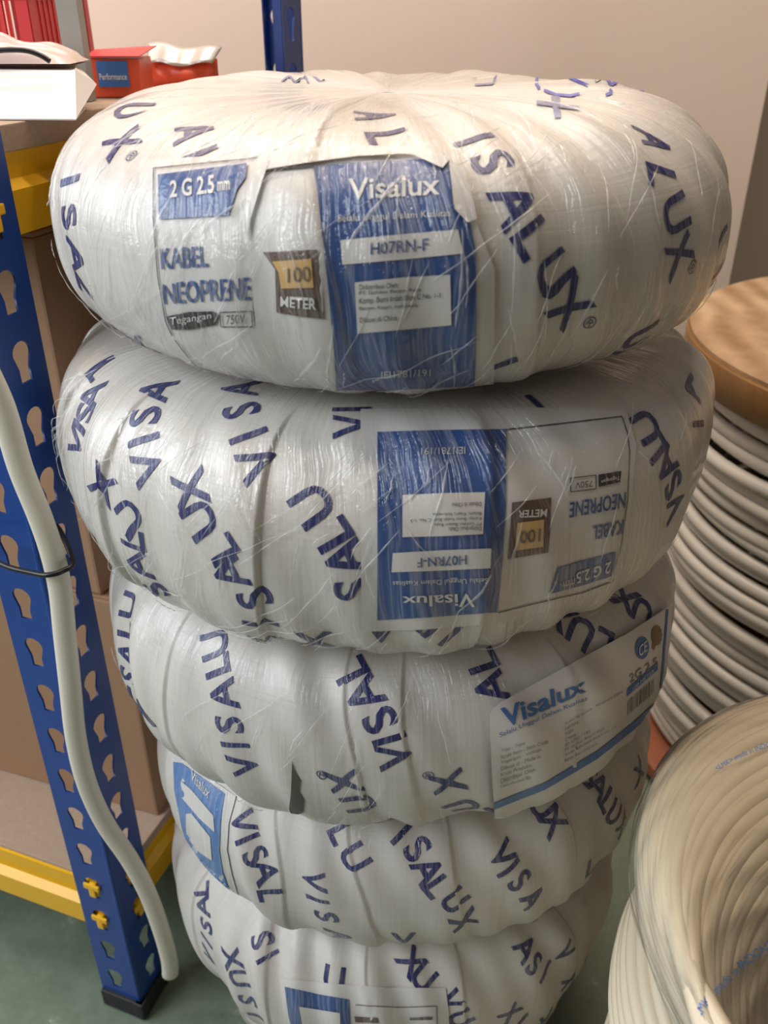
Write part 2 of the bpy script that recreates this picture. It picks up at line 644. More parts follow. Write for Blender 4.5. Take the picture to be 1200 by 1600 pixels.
lblue2 = film_surface('mid_blue_label_print', (0.055, 0.15, 0.36), 0.45, 0.2, 0.0, 0.2)
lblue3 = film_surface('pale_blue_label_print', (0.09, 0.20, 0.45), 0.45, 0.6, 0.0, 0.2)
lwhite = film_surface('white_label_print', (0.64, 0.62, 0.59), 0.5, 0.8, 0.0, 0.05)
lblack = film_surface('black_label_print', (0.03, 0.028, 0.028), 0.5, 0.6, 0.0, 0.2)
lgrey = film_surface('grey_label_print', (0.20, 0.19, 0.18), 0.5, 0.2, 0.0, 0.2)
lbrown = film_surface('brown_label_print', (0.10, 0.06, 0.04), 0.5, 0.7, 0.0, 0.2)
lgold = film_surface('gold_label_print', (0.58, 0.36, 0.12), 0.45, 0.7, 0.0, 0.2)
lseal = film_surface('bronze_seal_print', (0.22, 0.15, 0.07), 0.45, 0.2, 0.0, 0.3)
dark_tear = film_surface('dark_torn_patch', (0.09, 0.09, 0.075), 0.7, 0.0, 0.0, 1.2)  # flat dark grey-green patch where the wrapping is torn


class Sheet:
    """collects printed shapes that lie on one coil, then links them as one mesh"""
    def __init__(s, coil):
        s.c, s.V, s.F, s.U, s.pieces, s.hold = coil, [], [], [], [], False

    def add(s, tp, F, off):
        tp = np.asarray(tp)
        P = s.c.S(tp[:, 0], tp[:, 1], off)
        n0 = len(s.V)
        # orient outwards
        f = F[len(F) // 2]
        nrm = np.cross(P[f[1]] - P[f[0]], P[f[2]] - P[f[0]])
        ctr = np.array([s.c.c[0] + s.c.Rm * math.sin(tp[f[0], 0]), s.c.c[1] - s.c.Rm * math.cos(tp[f[0], 0]), s.c.c[2]])
        flip = float(nrm @ (P[f[0]] - ctr)) < 0
        s.V += [tuple(p) for p in P]
        s.U += [tuple(u) for u in s.c.UV(tp[:, 0], tp[:, 1])]
        for f in F:
            g = tuple(n0 + k for k in f)
            s.F.append(g[::-1] if flip else g)
        if not s.hold: s.close()

    def close(s):
        if s.V: s.pieces.append((s.V, s.F, s.U))
        s.V, s.F, s.U = [], [], []

    def poly(s, pts, off, step=6):
        V, F = grid_polygon(pts, step)
        s.add(np.array([s.c.pick(*p) for p in V]), F, off)

    def text(s, body, quad, off, bold=0.0, cut=0.25):
        """text filling a quad given as TL, TR, BR, BL of the text as read"""
        V, F, (x0, x1, y0, y1) = text_mesh2d(body, bold, cut)
        q = [np.array(p, float) for p in quad]
        out = []
        for x, y in V:
            a, b = (x - x0) / (x1 - x0), (y - y0) / (y1 - y0)
            p = (q[3] * (1 - a) + q[2] * a) * (1 - b) + (q[0] * (1 - a) + q[1] * a) * b
            out.append(s.c.pick(*p))
        s.add(np.array(out), F, off)

    def line(s, pts, w, off):
        s.hold = True
        for (x0, y0), (x1, y1) in zip(pts[:-1], pts[1:]):
            L = math.hypot(x1 - x0, y1 - y0)
            nx, ny = -(y1 - y0) / L * w / 2, (x1 - x0) / L * w / 2
            s.poly([(x0 + nx, y0 + ny), (x1 + nx, y1 + ny), (x1 - nx, y1 - ny), (x0 - nx, y0 - ny)], off, 10)
        s.hold = False
        s.close()

    def word(s, letters, h, off=0.0006, wf=1.0, bold=0.022):
        """letters = [(char, px, py), ...] in reading order: middles of the letters as the photo shows them"""
        s.hold = True
        pts = [s.c.pick(x, y) for _, x, y in letters]
        n = len(pts)
        for k, (ch, x, y) in enumerate(letters):
            th, ph = pts[k]
            e = 1e-3
            o = s.c.S(th, ph)
            # smooth metric (metres per radian) at the middle of the letter
            mt = np.linalg.norm(s.c.S(th + 0.03, ph) - s.c.S(th - 0.03, ph)) / 0.06
            mp = np.linalg.norm(s.c.S(th, ph + 0.06) - s.c.S(th, ph - 0.06)) / 0.12
            a = pts[max(0, k - 1)]
            b = pts[min(n - 1, k + 1)]
            if n == 1: a, b = pts[0], pts[0] + np.array([0.01, 0])
            d = np.array([(b[0] - a[0]) * mt, (b[1] - a[1]) * mp])
            d /= np.linalg.norm(d) + 1e-9
            u = np.array([-d[1], d[0]])
            small = ch == '®'
            V, F, (x0, x1, y0, y1) = text_mesh2d(ch, 0.0 if small else bold, 0.16)
            hh = h * (0.34 if small else 1.0)
            k_ = hh / (y1 - y0)
            lx = (V[:, 0] - (x0 + x1) / 2) * k_ * wf
            ly = (V[:, 1] - (y0 + y1) / 2) * k_
            tp = np.stack([th + (lx * d[0] + ly * u[0]) / mt, ph + (lx * d[1] + ly * u[1]) / mp], -1)
            s.add(tp, F, off)
        s.hold = False
        s.close()

    def link(s, name, mat, parent):
        s.close()
        obs = [link_child(name, mesh_from(name, V, F, U), mat, parent) for V, F, U in s.pieces]
        return obs[0] if obs else None


def link_child(name, me, mat, parent, smooth=True):
    """link a mesh given in world coordinates below parent (thing or part)"""
    o = bpy.data.objects.new(name, me)
    COL.objects.link(o)
    if mat and not me.materials: me.materials.append(mat)
    if smooth: me.polygons.foreach_set('use_smooth', [True] * len(me.polygons))
    off = Vector((0, 0, 0))
    p = parent
    while p is not None:
        off += Vector(p.location)
        p = p.parent
    me.transform(Matrix.Translation(-off))
    o.parent = parent
    return o


COIL_LABEL = [
    'topmost film-wrapped white cable coil of the stack, upright torn blue label on its front',
    'white wrapped cable coil second from the top, its blue label upside down',
    'white wrapped cable coil, third from the top, with a loose paper slip at right',
    'white wrapped cable coil second from the bottom, pale blue label at its left side',
    'white wrapped cable coil low in the stack, label with blue panel cut by the frame',
    'small white wrapped cable coil at the very bottom of the stack, on the green floor',
]
roots, bags = [], []
for i, c in enumerate(coils):
    rt = empty('wrapped_cable_coil', (c.c[0], c.c[1], c.c[2] - c.rv), COIL_LABEL[i], 'cable coil', 'stacked white wrapped cable coils')
    roots.append(rt)
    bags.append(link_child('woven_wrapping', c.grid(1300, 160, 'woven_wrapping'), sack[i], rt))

# ---- printing on the wrapping ------------------------------------------------
HW = 0.0236
WORDS = [
    [  # top coil
        [('U', 207, 173), ('X', 189, 222), ('®', 206, 244)],
        [('I', 110, 282), ('S', 108, 338), ('A', 119, 402), ('L', 134, 455), ('U', 163, 503), ('X', 213, 548)],
        [('A', 586, 182), ('L', 607, 216)],
        [('I', 741, 218), ('S', 770, 252), ('A', 806, 318), ('L', 835, 370), ('U', 866, 424), ('X', 888, 482), ('®', 921, 504)],
        [('A', 1022, 221), ('L', 1035, 278), ('U', 1056, 334), ('X', 1061, 395), ('®', 1081, 417)],
        [('L', 1124, 385), ('U', 1127, 440)],
        [('I', 777, 572), ('S', 782, 600)],
        [('U', 1000, 528), ('X', 976, 568)],
        [('A', 302, 206), ('L', 312, 250)],
    ],
    [
        [('V', 231, 729), ('I', 224, 687), ('S', 225, 650), ('A', 243, 610)],
        [('V', 402, 722), ('I', 388, 681), ('S', 377, 641), ('A', 374, 608)],
        [('V', 417, 1002), ('I', 407, 974), ('S', 396, 937), ('A', 358, 893), ('L', 346, 855), ('U', 312, 811), ('X', 297, 764)],
        [('S', 552, 922), ('A', 538, 872), ('L', 518, 834), ('U', 487, 789)],
        [('S', 242, 922), ('A', 213, 883), ('L', 205, 843), ('U', 200, 805), ('X', 162, 756)],
        [('V', 119, 692), ('I', 125, 668), ('S', 134, 645), ('A', 142, 618)],
        [('L', 158, 577)],
        [('V', 551, 664), ('I', 550, 640)],
        [('X', 492, 1003)],
        [('V', 1054, 790), ('S', 1051, 757), ('A', 1042, 727), ('L', 1025, 697), ('U', 1010, 666)],
        [('I', 1093, 662), ('A', 1080, 608)],
        [('L', 852, 632)],
        [('V', 596, 985)],
        [('U', 695, 985), ('X', 660, 962)],
    ],
    [
        [('V', 214, 1120), ('I', 206, 1088), ('S', 202, 1057), ('A', 200, 1022), ('L', 198, 982), ('U', 201, 945)],
        [('V', 381, 1196), ('I', 367, 1164), ('S', 357, 1132), ('A', 347, 1085), ('L', 337, 1040), ('U', 334, 1007)],
        [('V', 616, 1182), ('I', 608, 1155), ('S', 593, 1125), ('A', 568, 1085), ('L', 547, 1046)],
        [('L', 595, 1284), ('U', 561, 1257), ('X', 537, 1221)],
        [('L', 748, 1284), ('U', 722, 1260), ('X', 700, 1222)],
        [('A', 767, 1073), ('L', 752, 1033), ('U', 725, 992)],
        [('L', 941, 1008), ('U', 907, 990), ('X', 871, 963)],
        [('U', 1003, 958), ('X', 976, 935)],
    ],
    [
        [('V', 377, 1284), ('I', 385, 1311), ('S', 400, 1336), ('A', 417, 1360), ('L', 424, 1400)],
        [('V', 489, 1377), ('I', 495, 1406), ('S', 509, 1433), ('A', 530, 1461)],
        [('L', 534, 1302), ('U', 554, 1340)],
        [('I', 628, 1302), ('S', 652, 1326), ('A', 668, 1360), ('L', 683, 1386), ('U', 711, 1408), ('X', 724, 1440)],
        [('V', 786, 1336), ('I', 796, 1358), ('S', 813, 1377), ('A', 833, 1405), ('L', 851, 1430)],
        [('U', 847, 1257), ('X', 865, 1284)],
        [('S', 921, 1212), ('A', 936, 1228), ('L', 951, 1251), ('U', 961, 1270), ('X', 973, 1288)],
        [('X', 1000, 1206)],
        [('L', 924, 1354)],
        [('V', 630, 1468)],
    ],
    [
        [('V', 327, 1494), ('I', 323, 1469), ('S', 322, 1446), ('A', 317, 1415), ('L', 315, 1388)],
        [('I', 419, 1494), ('S', 407, 1469)],
        [('X', 361, 1498), ('U', 374, 1528), ('S', 389, 1563), ('I', 401, 1586)],
        [('U', 521, 1530)],
        [('X', 643, 1503), ('U', 662, 1526)],
        [('A', 822, 1482), ('S', 836, 1507), ('I', 852, 1518)],
        [('V', 884, 1488), ('X', 890, 1532)],
        [('S', 932, 1510)],
        [('X', 798, 1583), ('L', 815, 1600)],
        [('V', 851, 1592)],
        [('V', 703, 1563), ('U', 720, 1592)],
    ],
]
for i, c in enumerate(coils[:5]):
    sh = Sheet(c)
    for w in WORDS[i]:
        sh.word(w, HW * (0.98 if i < 3 else 0.92), 0.0005, 1.0)
    if i == 2:
        for x, y in ((503, 1210), (669, 1211)):
            sh.word([('®', x, y)], HW, 0.0005)
        sh.word([('®', 962, 936)], HW, 0.0005)
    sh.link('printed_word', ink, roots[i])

# ---- top coil: marker scribble, stencil remains and the torn label ------------
c0 = coils[0]
mk = Sheet(c0)
for pl in ([(839, 122), (838, 132), (843, 140)], [(850, 142), (868, 149), (890, 151), (905, 148)], [(886, 121), (902, 128), (919, 135)],
           [(838, 112), (852, 112)], [(1000, 138), (1006, 143)], [(930, 128), (945, 120), (955, 134), (970, 124), (985, 136)],
           [(946, 150), (956, 146), (952, 141)]):
    mk.line(pl, 4.5, 0.0007)
mk.link('marker_scribble', pen, roots[0])
mk = Sheet(c0)
mk.poly([(860, 152), (874, 152), (876, 186), (866, 186)], 0.0007)
mk.poly([(838, 158), (905, 168), (904, 174), (838, 165)], 0.0007)
for pl in ([(440, 128), (452, 120), (462, 130), (476, 119), (482, 131)], [(488, 118), (500, 128), (512, 117)], [(735, 122), (752, 114), (775, 116), (770, 132), (742, 134)]):
    mk.line(pl, 3, 0.0007)
mk.link('faded_stencil', ink_faint, roots[0])

lab = Sheet(c0)
lab.poly([(219, 252), (300, 248), (400, 240), (416, 246), (398, 300), (388, 352), (392, 420), (398, 500), (402, 540), (396, 606), (330, 588),
          (262, 545), (240, 490), (226, 420), (219, 340)], 0.0010)
lab.poly([(414, 252), (520, 240), (600, 238), (690, 252), (706, 262), (742, 345), (772, 420), (771, 604), (700, 612), (600, 616), (470, 612), (394, 603),
          (400, 500), (386, 372), (398, 320)], 0.0012)
lab.close()
lp = lab.link('paper_label', paper, roots[0])
tag(lp, 'torn white and blue paper label, upright')
pn = Sheet(c0)
pn.poly([(491, 264), (560, 258), (640, 254), (701, 252), (706, 320), (733, 352), (742, 392), (743, 500), (741, 598), (630, 604), (526, 605), (522, 540), (515, 460), (505, 370), (498, 310)], 0.0019)
pn.poly([(250, 276), (330, 266), (388, 259), (386, 280), (372, 300), (360, 338), (252, 344)], 0.0019)
pn.link('blue_panel', lblue, lp)
pn = Sheet(c0)
pn.poly([(533, 376), (640, 366), (714, 360), (722, 396), (640, 404), (536, 413)], 0.0024)
pn.poly([(555, 440), (630, 432), (702, 428), (704, 505), (630, 512), (559, 518)], 0.0024)
pn.text('Visalux', [(545, 284), (686, 276), (686, 308), (545, 316)], 0.0024, 0.015)
pn.text('Selalu Unggul Dalam Kualitas', [(529, 338), (703, 330), (703, 343), (529, 352)], 0.0024)
pn.text('IEI1781/191', [(596, 575), (672, 571), (672, 582), (596, 586)], 0.0024)
pn.text('2 G 2.5', [(270, 286), (338, 277), (338, 305), (270, 312)], 0.0024, 0.025)
pn.text('mm', [(343, 288), (362, 286), (362, 300), (343, 302)], 0.0024, 0.02)
pn.link('white_print', lwhite, lp)
pn = Sheet(c0)
pn.text('H07RN-F', [(579, 380), (668, 373), (668, 392), (579, 398)], 0.0029, 0.01)
pn.text('KABEL', [(253, 388), (326, 384), (328, 416), (256, 420)], 0.0018, 0.014)
pn.text('NEOPRENE', [(257, 441), (393, 432), (394, 466), (260, 474)], 0.0018, 0.014)
pn.link('blue_print', lblue, lp)
pn = Sheet(c0)
for k, (tx, w) in enumerate((('Didistribusi Oleh:', 60), ('PT Golden Batam Raya', 95), ('Komp. Bumi Indah Blok C No. 1-3', 125), ('Batam, Kepri, Indonesia', 90))):
    y = 443 + k * 10.5
    pn.text(tx, [(562, y), (562 + w, y - 0.06 * w), (562 + w, y - 0.06 * w + 8), (562, y + 8)], 0.0029)
pn.text('Dibuat di China', [(563, 493), (620, 489), (620, 497), (563, 501)], 0.0029)
pn.line([(243, 266), (390, 252), (414, 250)], 1.6, 0.0018)
pn.line([(243, 266), (243, 340), (250, 430), (262, 500), (272, 522)], 1.6, 0.0018)
pn.line([(276, 528), (310, 572), (395, 596), (470, 604)], 1.6, 0.0018)
pn.line([(416, 272), (491, 264)], 1.8, 0.0020)
pn.text('750V', [(357, 490), (386, 488), (386, 502), (357, 504)], 0.0024)
pn.line([(347, 486), (396, 484), (397, 508), (348, 508), (347, 486)], 1.6, 0.0020)
pn.poly([(263, 492), (300, 485), (336, 484), (344, 490), (340, 505), (300, 512), (272, 512)], 0.0020)
pn.link('black_print', lblack, lp)
pn = Sheet(c0)
pn.text('Tegangan', [(270, 493), (334, 485), (334, 497), (270, 508)], 0.0026)
pn.text('METER', [(441, 460), (496, 464), (496, 480), (441, 475)], 0.0031, 0.02)
pn.link('reversed_print', lwhite, lp)
pn = Sheet(c0)
pn.poly([(413, 394), (497, 390), (502, 440), (507, 496), (470, 492), (434, 486), (432, 420)], 0.0021)
pn.link('meter_panel', lbrown, lp)
pn = Sheet(c0)
pn.poly([(428, 408), (488, 404), (492, 448), (442, 450), (438, 425)], 0.0026)
pn.link('gold_panel', lgold, lp)
pn = Sheet(c0)
pn.text('100', [(452, 418), (486, 414), (488, 438), (452, 440)], 0.0031)
pn.link('meter_number', lbrown, lp)
# torn paper flaps lifted off the label
tf = Sheet(c0)
tf.poly([(416, 246), (470, 240), (560, 236), (640, 238), (704, 254), (690, 270), (672, 262), (640, 248), (560, 252), (480, 262), (416, 272)], 0.0034, 8)
tf.poly([(398, 262), (418, 244), (424, 258), (410, 300), (396, 345), (388, 380), (382, 352), (390, 300)], 0.0036, 8)
tf.poly([(700, 262), (722, 270), (738, 320), (742, 345), (728, 350), (708, 330)], 0.0034, 8)
tf.link('torn_paper_edge', paper, lp)

# ---- second coil: upside-down label -----------------------------------------
c1 = coils[1]
def q7(*p): return [(540 + x / 2.069, 620 + y / 2.07) for x, y in p]
lab = Sheet(c1)
lab.poly(q7((48, 45), (300, 42), (620, 40), (760, 38), (905, 52), (935, 160), (915, 380), (870, 560), (820, 630), (640, 690), (490, 730), (250, 748), (52, 755)), 0.0012)
lp = lab.link('paper_label', paper, roots[1])
tag(lp, 'white and blue paper label, upside down')
pn = Sheet(c1)
pn.poly(q7((103, 120), (300, 114), (516, 110), (514, 350), (505, 520), (489, 690), (300, 704), (103, 716)), 0.0018)
pn.poly(q7((682, 545), (780, 520), (868, 495), (862, 540), (853, 575), (760, 605), (655, 632)), 0.0018)
pn.link('blue_panel', lblue, lp)
pn = Sheet(c1)
pn.poly(q7((152, 500), (310, 491), (466, 485), (464, 548), (300, 556), (148, 561)), 0.0023)
pn.poly(q7((183, 318), (320, 312), (447, 309), (440, 440), (310, 447), (183, 450)), 0.0023)
pn.text('Visalux', q7((415, 672), (183, 668), (183, 636), (412, 626)), 0.0023, 0.015)
pn.text('Selalu Unggul Dalam Kualitas', q7((456, 597), (152, 607), (152, 586), (456, 575)), 0.0023)
pn.text('IEI1781/191', q7((384, 190), (243, 193), (243, 172), (384, 168)), 0.0023)
pn.text('2 G 2.5', q7((845, 563), (740, 598), (738, 562), (850, 526)), 0.0023, 0.02)
pn.text('mm', q7((733, 598), (697, 608), (697, 590), (733, 580)), 0.0023, 0.01)
pn.link('white_print', lwhite, lp)
pn = Sheet(c1)
pn.text('H07RN-F', q7((387, 535), (230, 545), (230, 515), (387, 505)), 0.0028, 0.01)
pn.text('KABEL', q7((888, 442), (790, 460), (793, 415), (893, 394)), 0.0018, 0.014)
pn.text('NEOPRENE', q7((897, 357), (717, 390), (719, 340), (900, 306)), 0.0018, 0.014)
pn.link('blue_print', lblue, lp)
pn = Sheet(c1)
for k, (tx, w) in enumerate((('Didistribusi Oleh:', 105), ('PT Golden Batam Raya', 150), ('Komp. Bumi Indah Blok C No. 1-3', 225), ('Batam, Kepri, Indonesia', 155))):
    y = 428 - k * 16
    pn.text(tx, q7((434, y), (434 - w, y + 0.03 * w), (434 - w, y + 0.03 * w - 13), (434, y - 13)), 0.0028)
pn.text('Dibuat di China', q7((434, 352), (340, 356), (340, 343), (434, 339)), 0.0028)
pn.line(q7((517, 112), (640, 98), (760, 84), (888, 68), (905, 120), (912, 180)), 1.6, 0.0018)
pn.line(q7((912, 180), (905, 330), (885, 470), (858, 590)), 1.2, 0.0018)
pn.line(q7((490, 692), (640, 655), (760, 628), (855, 592)), 1.6, 0.0018)
pn.text('750V', q7((790, 290), (735, 297), (735, 277), (790, 270)), 0.0023)
pn.line(q7((721, 264), (803, 254), (804, 297), (722, 307), (721, 264)), 1.4, 0.0018)
pn.poly(q7((811, 252), (885, 240), (880, 275), (812, 291)), 0.0018)
pn.link('black_print', lblack, lp)
pn = Sheet(c1)
pn.text('Tegangan', q7((876, 268), (818, 281), (818, 266), (878, 252)), 0.0024)
pn.text('METER', q7((643, 385), (551, 388), (553, 366), (645, 360)), 0.0024, 0.02)
pn.link('reversed_print', lwhite, lp)
pn = Sheet(c1)
pn.poly(q7((534, 341), (660, 325), (657, 420), (650, 499), (522, 521), (528, 430)), 0.0018)
pn.link('meter_panel', lbrown, lp)
pn = Sheet(c1)
pn.poly(q7((550, 405), (635, 394), (632, 480), (541, 492)), 0.0023)
pn.link('gold_panel', lgold, lp)
pn = Sheet(c1)
pn.text('100', q7((622, 462), (556, 471), (558, 430), (624, 420)), 0.0028, 0.01)
pn.link('meter_number', lbrown, lp)

# ---- middle coil: loose paper slip, small tear -------------------------------
c2 = coils[2]
def q1(*p): return [(740 + x / 3.75, 940 + y / 3.75) for x, y in p]
lab = Sheet(c2)
LIFT = 0.004
lab.poly(q1((80, 665), (100, 620), (140, 588), (400, 450), (640, 320), (880, 190), (1030, 90), (1138, 15), (1110, 300), (1095, 480), (1098, 600),
            (890, 825), (700, 980), (450, 1132), (250, 1220), (115, 1275), (95, 1000)), LIFT)
lp = lab.link('paper_slip', paper_bare, roots[2])
tag(lp, 'loose white product slip with blue band')
pn = Sheet(c2)
pn.poly(q1((105, 1150), (400, 1032), (700, 850), (900, 692), (1083, 530), (1085, 572), (900, 738), (700, 896), (400, 1072), (105, 1186)), LIFT + 0.0006)
pn.line(q1((1102, 50), (1085, 250), (1068, 480), (1084, 540)), 3, LIFT + 0.0006)
pn.text('Visalux', q1((140, 620), (628, 435), (632, 520), (165, 732)), LIFT + 0.0006, 0.025)
pn.text('Selalu Unggul Dalam Kualitas', q1((135, 752), (637, 543), (637, 572), (137, 786)), LIFT + 0.0006)
pn.poly(q1((870, 497), (1045, 343), (1045, 388), (866, 542)), LIFT + 0.0006)
pn.poly(q1(*[(955 + 38 * math.cos(a) + 10 * math.sin(a), 270 + 58 * math.sin(a) - 22 * math.cos(a)) for a in np.linspace(0, 6.28, 24, endpoint=False)]), LIFT + 0.0006)
pn.link('blue_print', lblue2, lp)
pn = Sheet(c2)
pn.text('CE', q1((933, 262), (980, 225), (980, 285), (933, 322)), LIFT + 0.0012, 0.01)
pn.text('100 METER', q1((895, 487), (1020, 378), (1020, 400), (895, 510)), LIFT + 0.0012)
pn.link('reversed_print', paper_bare, lp)
pn = Sheet(c2)
pn.poly(q1(*[(1040 + (28 + 3 * (k % 2)) * math.cos(a) + 8 * math.sin(a), 197 + (50 + 6 * (k % 2)) * math.sin(a) - 18 * math.cos(a)) for k, a in enumerate(np.linspace(0, 6.28, 24, endpoint=False))]), LIFT + 0.0006)
pn.poly(q1((1018, 235), (1040, 235), (1022, 285), (1012, 265)), LIFT + 0.0006)
pn.link('bronze_seal', lseal, lp)
pn = Sheet(c2)
for k, (tx, w) in enumerate((('Tipe - Type', 135), ('Kode Item - Item Code', 270), ('Tegangan - Voltage', 230), ('Dibuat di - Made in', 225), ('Kode Produksi', 175), ('Distribusi Oleh', 195), ('Distributed By', 170))):
    y = 845 + k * 33.5
    pn.text(tx, q1((145, y), (145 + w, y - 0.34 * w), (145 + w, y - 0.34 * w + 21), (145, y + 21)), LIFT + 0.0006)
for k, (tx, w) in enumerate((('Kabel Neoprene - Neoprene Cable', 330), ('H07RN-F', 90), ('750V', 50), ('China', 60), ('IEI 1781 / 191', 140), ('PT Golden Batam Raya', 225), ('Komp. Bumi Indah Blok C No. 1-3', 290), ('Batam, Kepri, Indonesia', 185))):
    y = 690 + k * 30
    pn.text(tx, q1((513, y), (513 + w, y - 0.56 * w), (513 + w, y - 0.56 * w + 18), (513, y + 18)), LIFT + 0.0006)
pn.text('2G 2.5', q1((880, 420), (1040, 315), (1043, 358), (885, 470)), LIFT + 0.0006, 0.01)
pn.hold = True
x = 872
random.seed(3)
while x < 1022:
    w = random.choice((3, 4, 6, 8))
    f = lambda xx: (-0.83 * (xx - 870))
    pn.poly(q1((x, 565 + f(x)), (x + w, 565 + f(x + w)), (x + w, 645 + f(x + w)), (x, 645 + f(x))), LIFT + 0.0006, 40)
    x += w + random.choice((4, 5, 7))
pn.hold = False
pn.link('grey_print', lgrey, lp)
tr = Sheet(c2)
tr.poly([(457, 1188), (461, 1204), (470, 1218), (468, 1236), (476, 1250), (474, 1268), (456, 1276), (452, 1262), (455, 1240)], 0.0007, 6)
tr.link('torn_hole', dark_tear, roots[2])

# ---- fourth coil: pale blue label at its left side ---------------------------
c3 = coils[3]
def q5(*p): return [(240 + x / 2.4, 1140 + y / 2.4) for x, y in p]
lab = Sheet(c3)
lab.poly(q5((66, 100), (110, 108), (290, 235), (312, 250), (285, 350), (278, 450), (296, 540), (325, 640), (290, 622), (195, 545), (110, 400), (72, 230)), 0.0010, 10)
lp = lab.link('paper_label', paper, roots[3])
tag(lp, 'pale blue and white paper label')
pn = Sheet(c3)
pn.poly(q5((80, 120), (110, 125), (272, 240), (257, 340), (252, 450), (265, 530), (292, 610), (200, 540), (122, 400), (84, 230)), 0.0017, 10)
pn.link('blue_panel', lblue3, lp)
pn = Sheet(c3)
pn.poly(q5((112, 190), (150, 225), (232, 320), (236, 380), (180, 330), (112, 250)), 0.0022, 10)
pn.poly(q5((130, 312), (150, 310), (220, 398), (226, 485), (180, 455), (130, 395)), 0.0022, 10)
pn.text('Visalux', q5((150, 150), (222, 222), (212, 258), (146, 185)), 0.0022, 0.01)
pn.link('white_print', lwhite, lp)

# ---- lowest coil: label at its front ------------------------------------------
c4 = coils[4]
lab = Sheet(c4)
lab.poly([(437, 1527), (520, 1536), (600, 1542), (696, 1543), (700, 1575), (704, 1640), (600, 1650), (500, 1645), (450, 1635), (444, 1580)], 0.0010)
lp = lab.link('paper_label', paper, roots[4])
tag(lp, 'paper label with a blue panel, cut by the frame')
pn = Sheet(c4)
pn.poly([(446, 1540), (500, 1552), (546, 1560), (548, 1600), (552, 1640), (500, 1640), (464, 1632), (452, 1585)], 0.0016)
pn.link('blue_panel', lblue, lp)
pn = Sheet(c4)
pn.poly([(469, 1570), (532, 1580), (534, 1640), (490, 1636), (474, 1600)], 0.0021)
pn.link('white_print', lwhite, lp)
pn = Sheet(c4)
pn.poly([(554, 1586), (590, 1588), (592, 1596), (556, 1595)], 0.0016)
pn.poly([(554, 1600), (590, 1600), (590, 1640), (558, 1638)], 0.0016)
pn.poly([(640, 1588), (675, 1586), (675, 1591), (640, 1592)], 0.0016)
pn.line([(556, 1568), (620, 1572), (682, 1570), (684, 1640)], 1.4, 0.0016)
pn.link('dark_print', lbrown, lp)

# ---- stretch film gathered into thin glossy creases over the wrapping -----------
def crease_mat():
    m, nt, b = new_mat('gathered_stretch_film')
    b.inputs['Base Color'].default_value = (0.80, 0.80, 0.80, 1)
    b.inputs['Roughness'].default_value = 0.10
    b.inputs['Specular IOR Level'].default_value = 1.0
    out = nt.nodes['Material Output']
    tr = nt.nodes.new('ShaderNodeBsdfTransparent')
    mx = nt.nodes.new('ShaderNodeMixShader')
    mx.inputs[0].default_value = 0.34
    nt.links.new(tr.outputs[0], mx.inputs[1])
    nt.links.new(b.outputs[0], mx.inputs[2])
    nt.links.new(mx.outputs[0], out.inputs[0])
    return m


gathered = crease_mat()
for i, cnt in ((0, 190), (1, 150), (2, 46)):
    c = coils[i]
    g = np.random.default_rng(300 + i)
    V, F, U = [], [], []
    for k in range(cnt):
        # more of them on the daylight side
        th0 = float(np.clip(g.normal(-0.40 if i else -0.20, 0.62), -1.15, 1.15))
        ph0 = float(g.uniform(-0.8, 1.35 if i == 0 else 0.9))
        L = float(g.uniform(0.10, 0.60))
        sl = float(g.normal(0.10, 0.16))
        if k % 9 == 0: sl = float(g.normal(0.5, 0.3))
        w = float(g.uniform(0.0003, 0.0012)) * (1.6 if k % 7 == 0 else 1.0)
        n = 22
        t = np.linspace(0, 1, n)
        ph = ph0 + (t - 0.5) * L
        th = th0 + (t - 0.5) * L * sl + 0.004 * np.sin(t * 4 + k) + 0.0012 * np.sin(t * 11 + 2 * k)
        taper = np.sin(np.pi * t) ** 0.5 * (0.75 + 0.25 * np.sin(t * 23 + k))
        rad = c.Rm + c.rh
        b0 = len(V)
        off0 = 0.0026
        rows = [c.S(th - w * taper / rad, ph, off0), c.S(th, ph, off0 + 0.0009 * taper), c.S(th + w * taper / rad, ph, off0)]
        for a in range(n):
            for rr_ in rows: V.append(tuple(rr_[a]))
        for a in range(n - 1):
            for q in range(2):
                F.append((b0 + a * 3 + q, b0 + a * 3 + q + 1, b0 + (a + 1) * 3 + q + 1, b0 + (a + 1) * 3 + q))
    tag(link_child('film_creases', mesh_from('film_creases', V, F), gathered, roots[i]), kind='stuff')

# ------------------------------------------------------------------ shelving rack
PC = Vector((-0.2745, 0.5987, 0.0))              # outer corner of the near post
FD = Vector((-0.937, 0.350, 0)).normalized()     # along the shelf front
DD = Vector((0.350, 0.937, 0)).normalized()      # along the shelf depth
RACK_D, RACK_L = 0.53, 0.95
rack = empty('shelving_rack', PC, 'blue slotted-post shelving rack with yellow beams at the left of the coil stack', 'shelf')
PITCHZ = 0.0515


def keyhole(cx, cz, s=1.0):
    out = []
    for a in np.linspace(-0.45, math.pi + 0.45, 12):
        out.append((cx + 0.0092 * s * math.cos(a), cz + 0.006 + 0.0085 * s * math.sin(a)))
    out += [(cx - 0.0056, cz - 0.006), (cx - 0.0056, cz - 0.0165), (cx + 0.0056, cz - 0.0165), (cx + 0.0056, cz - 0.006)]
    return out


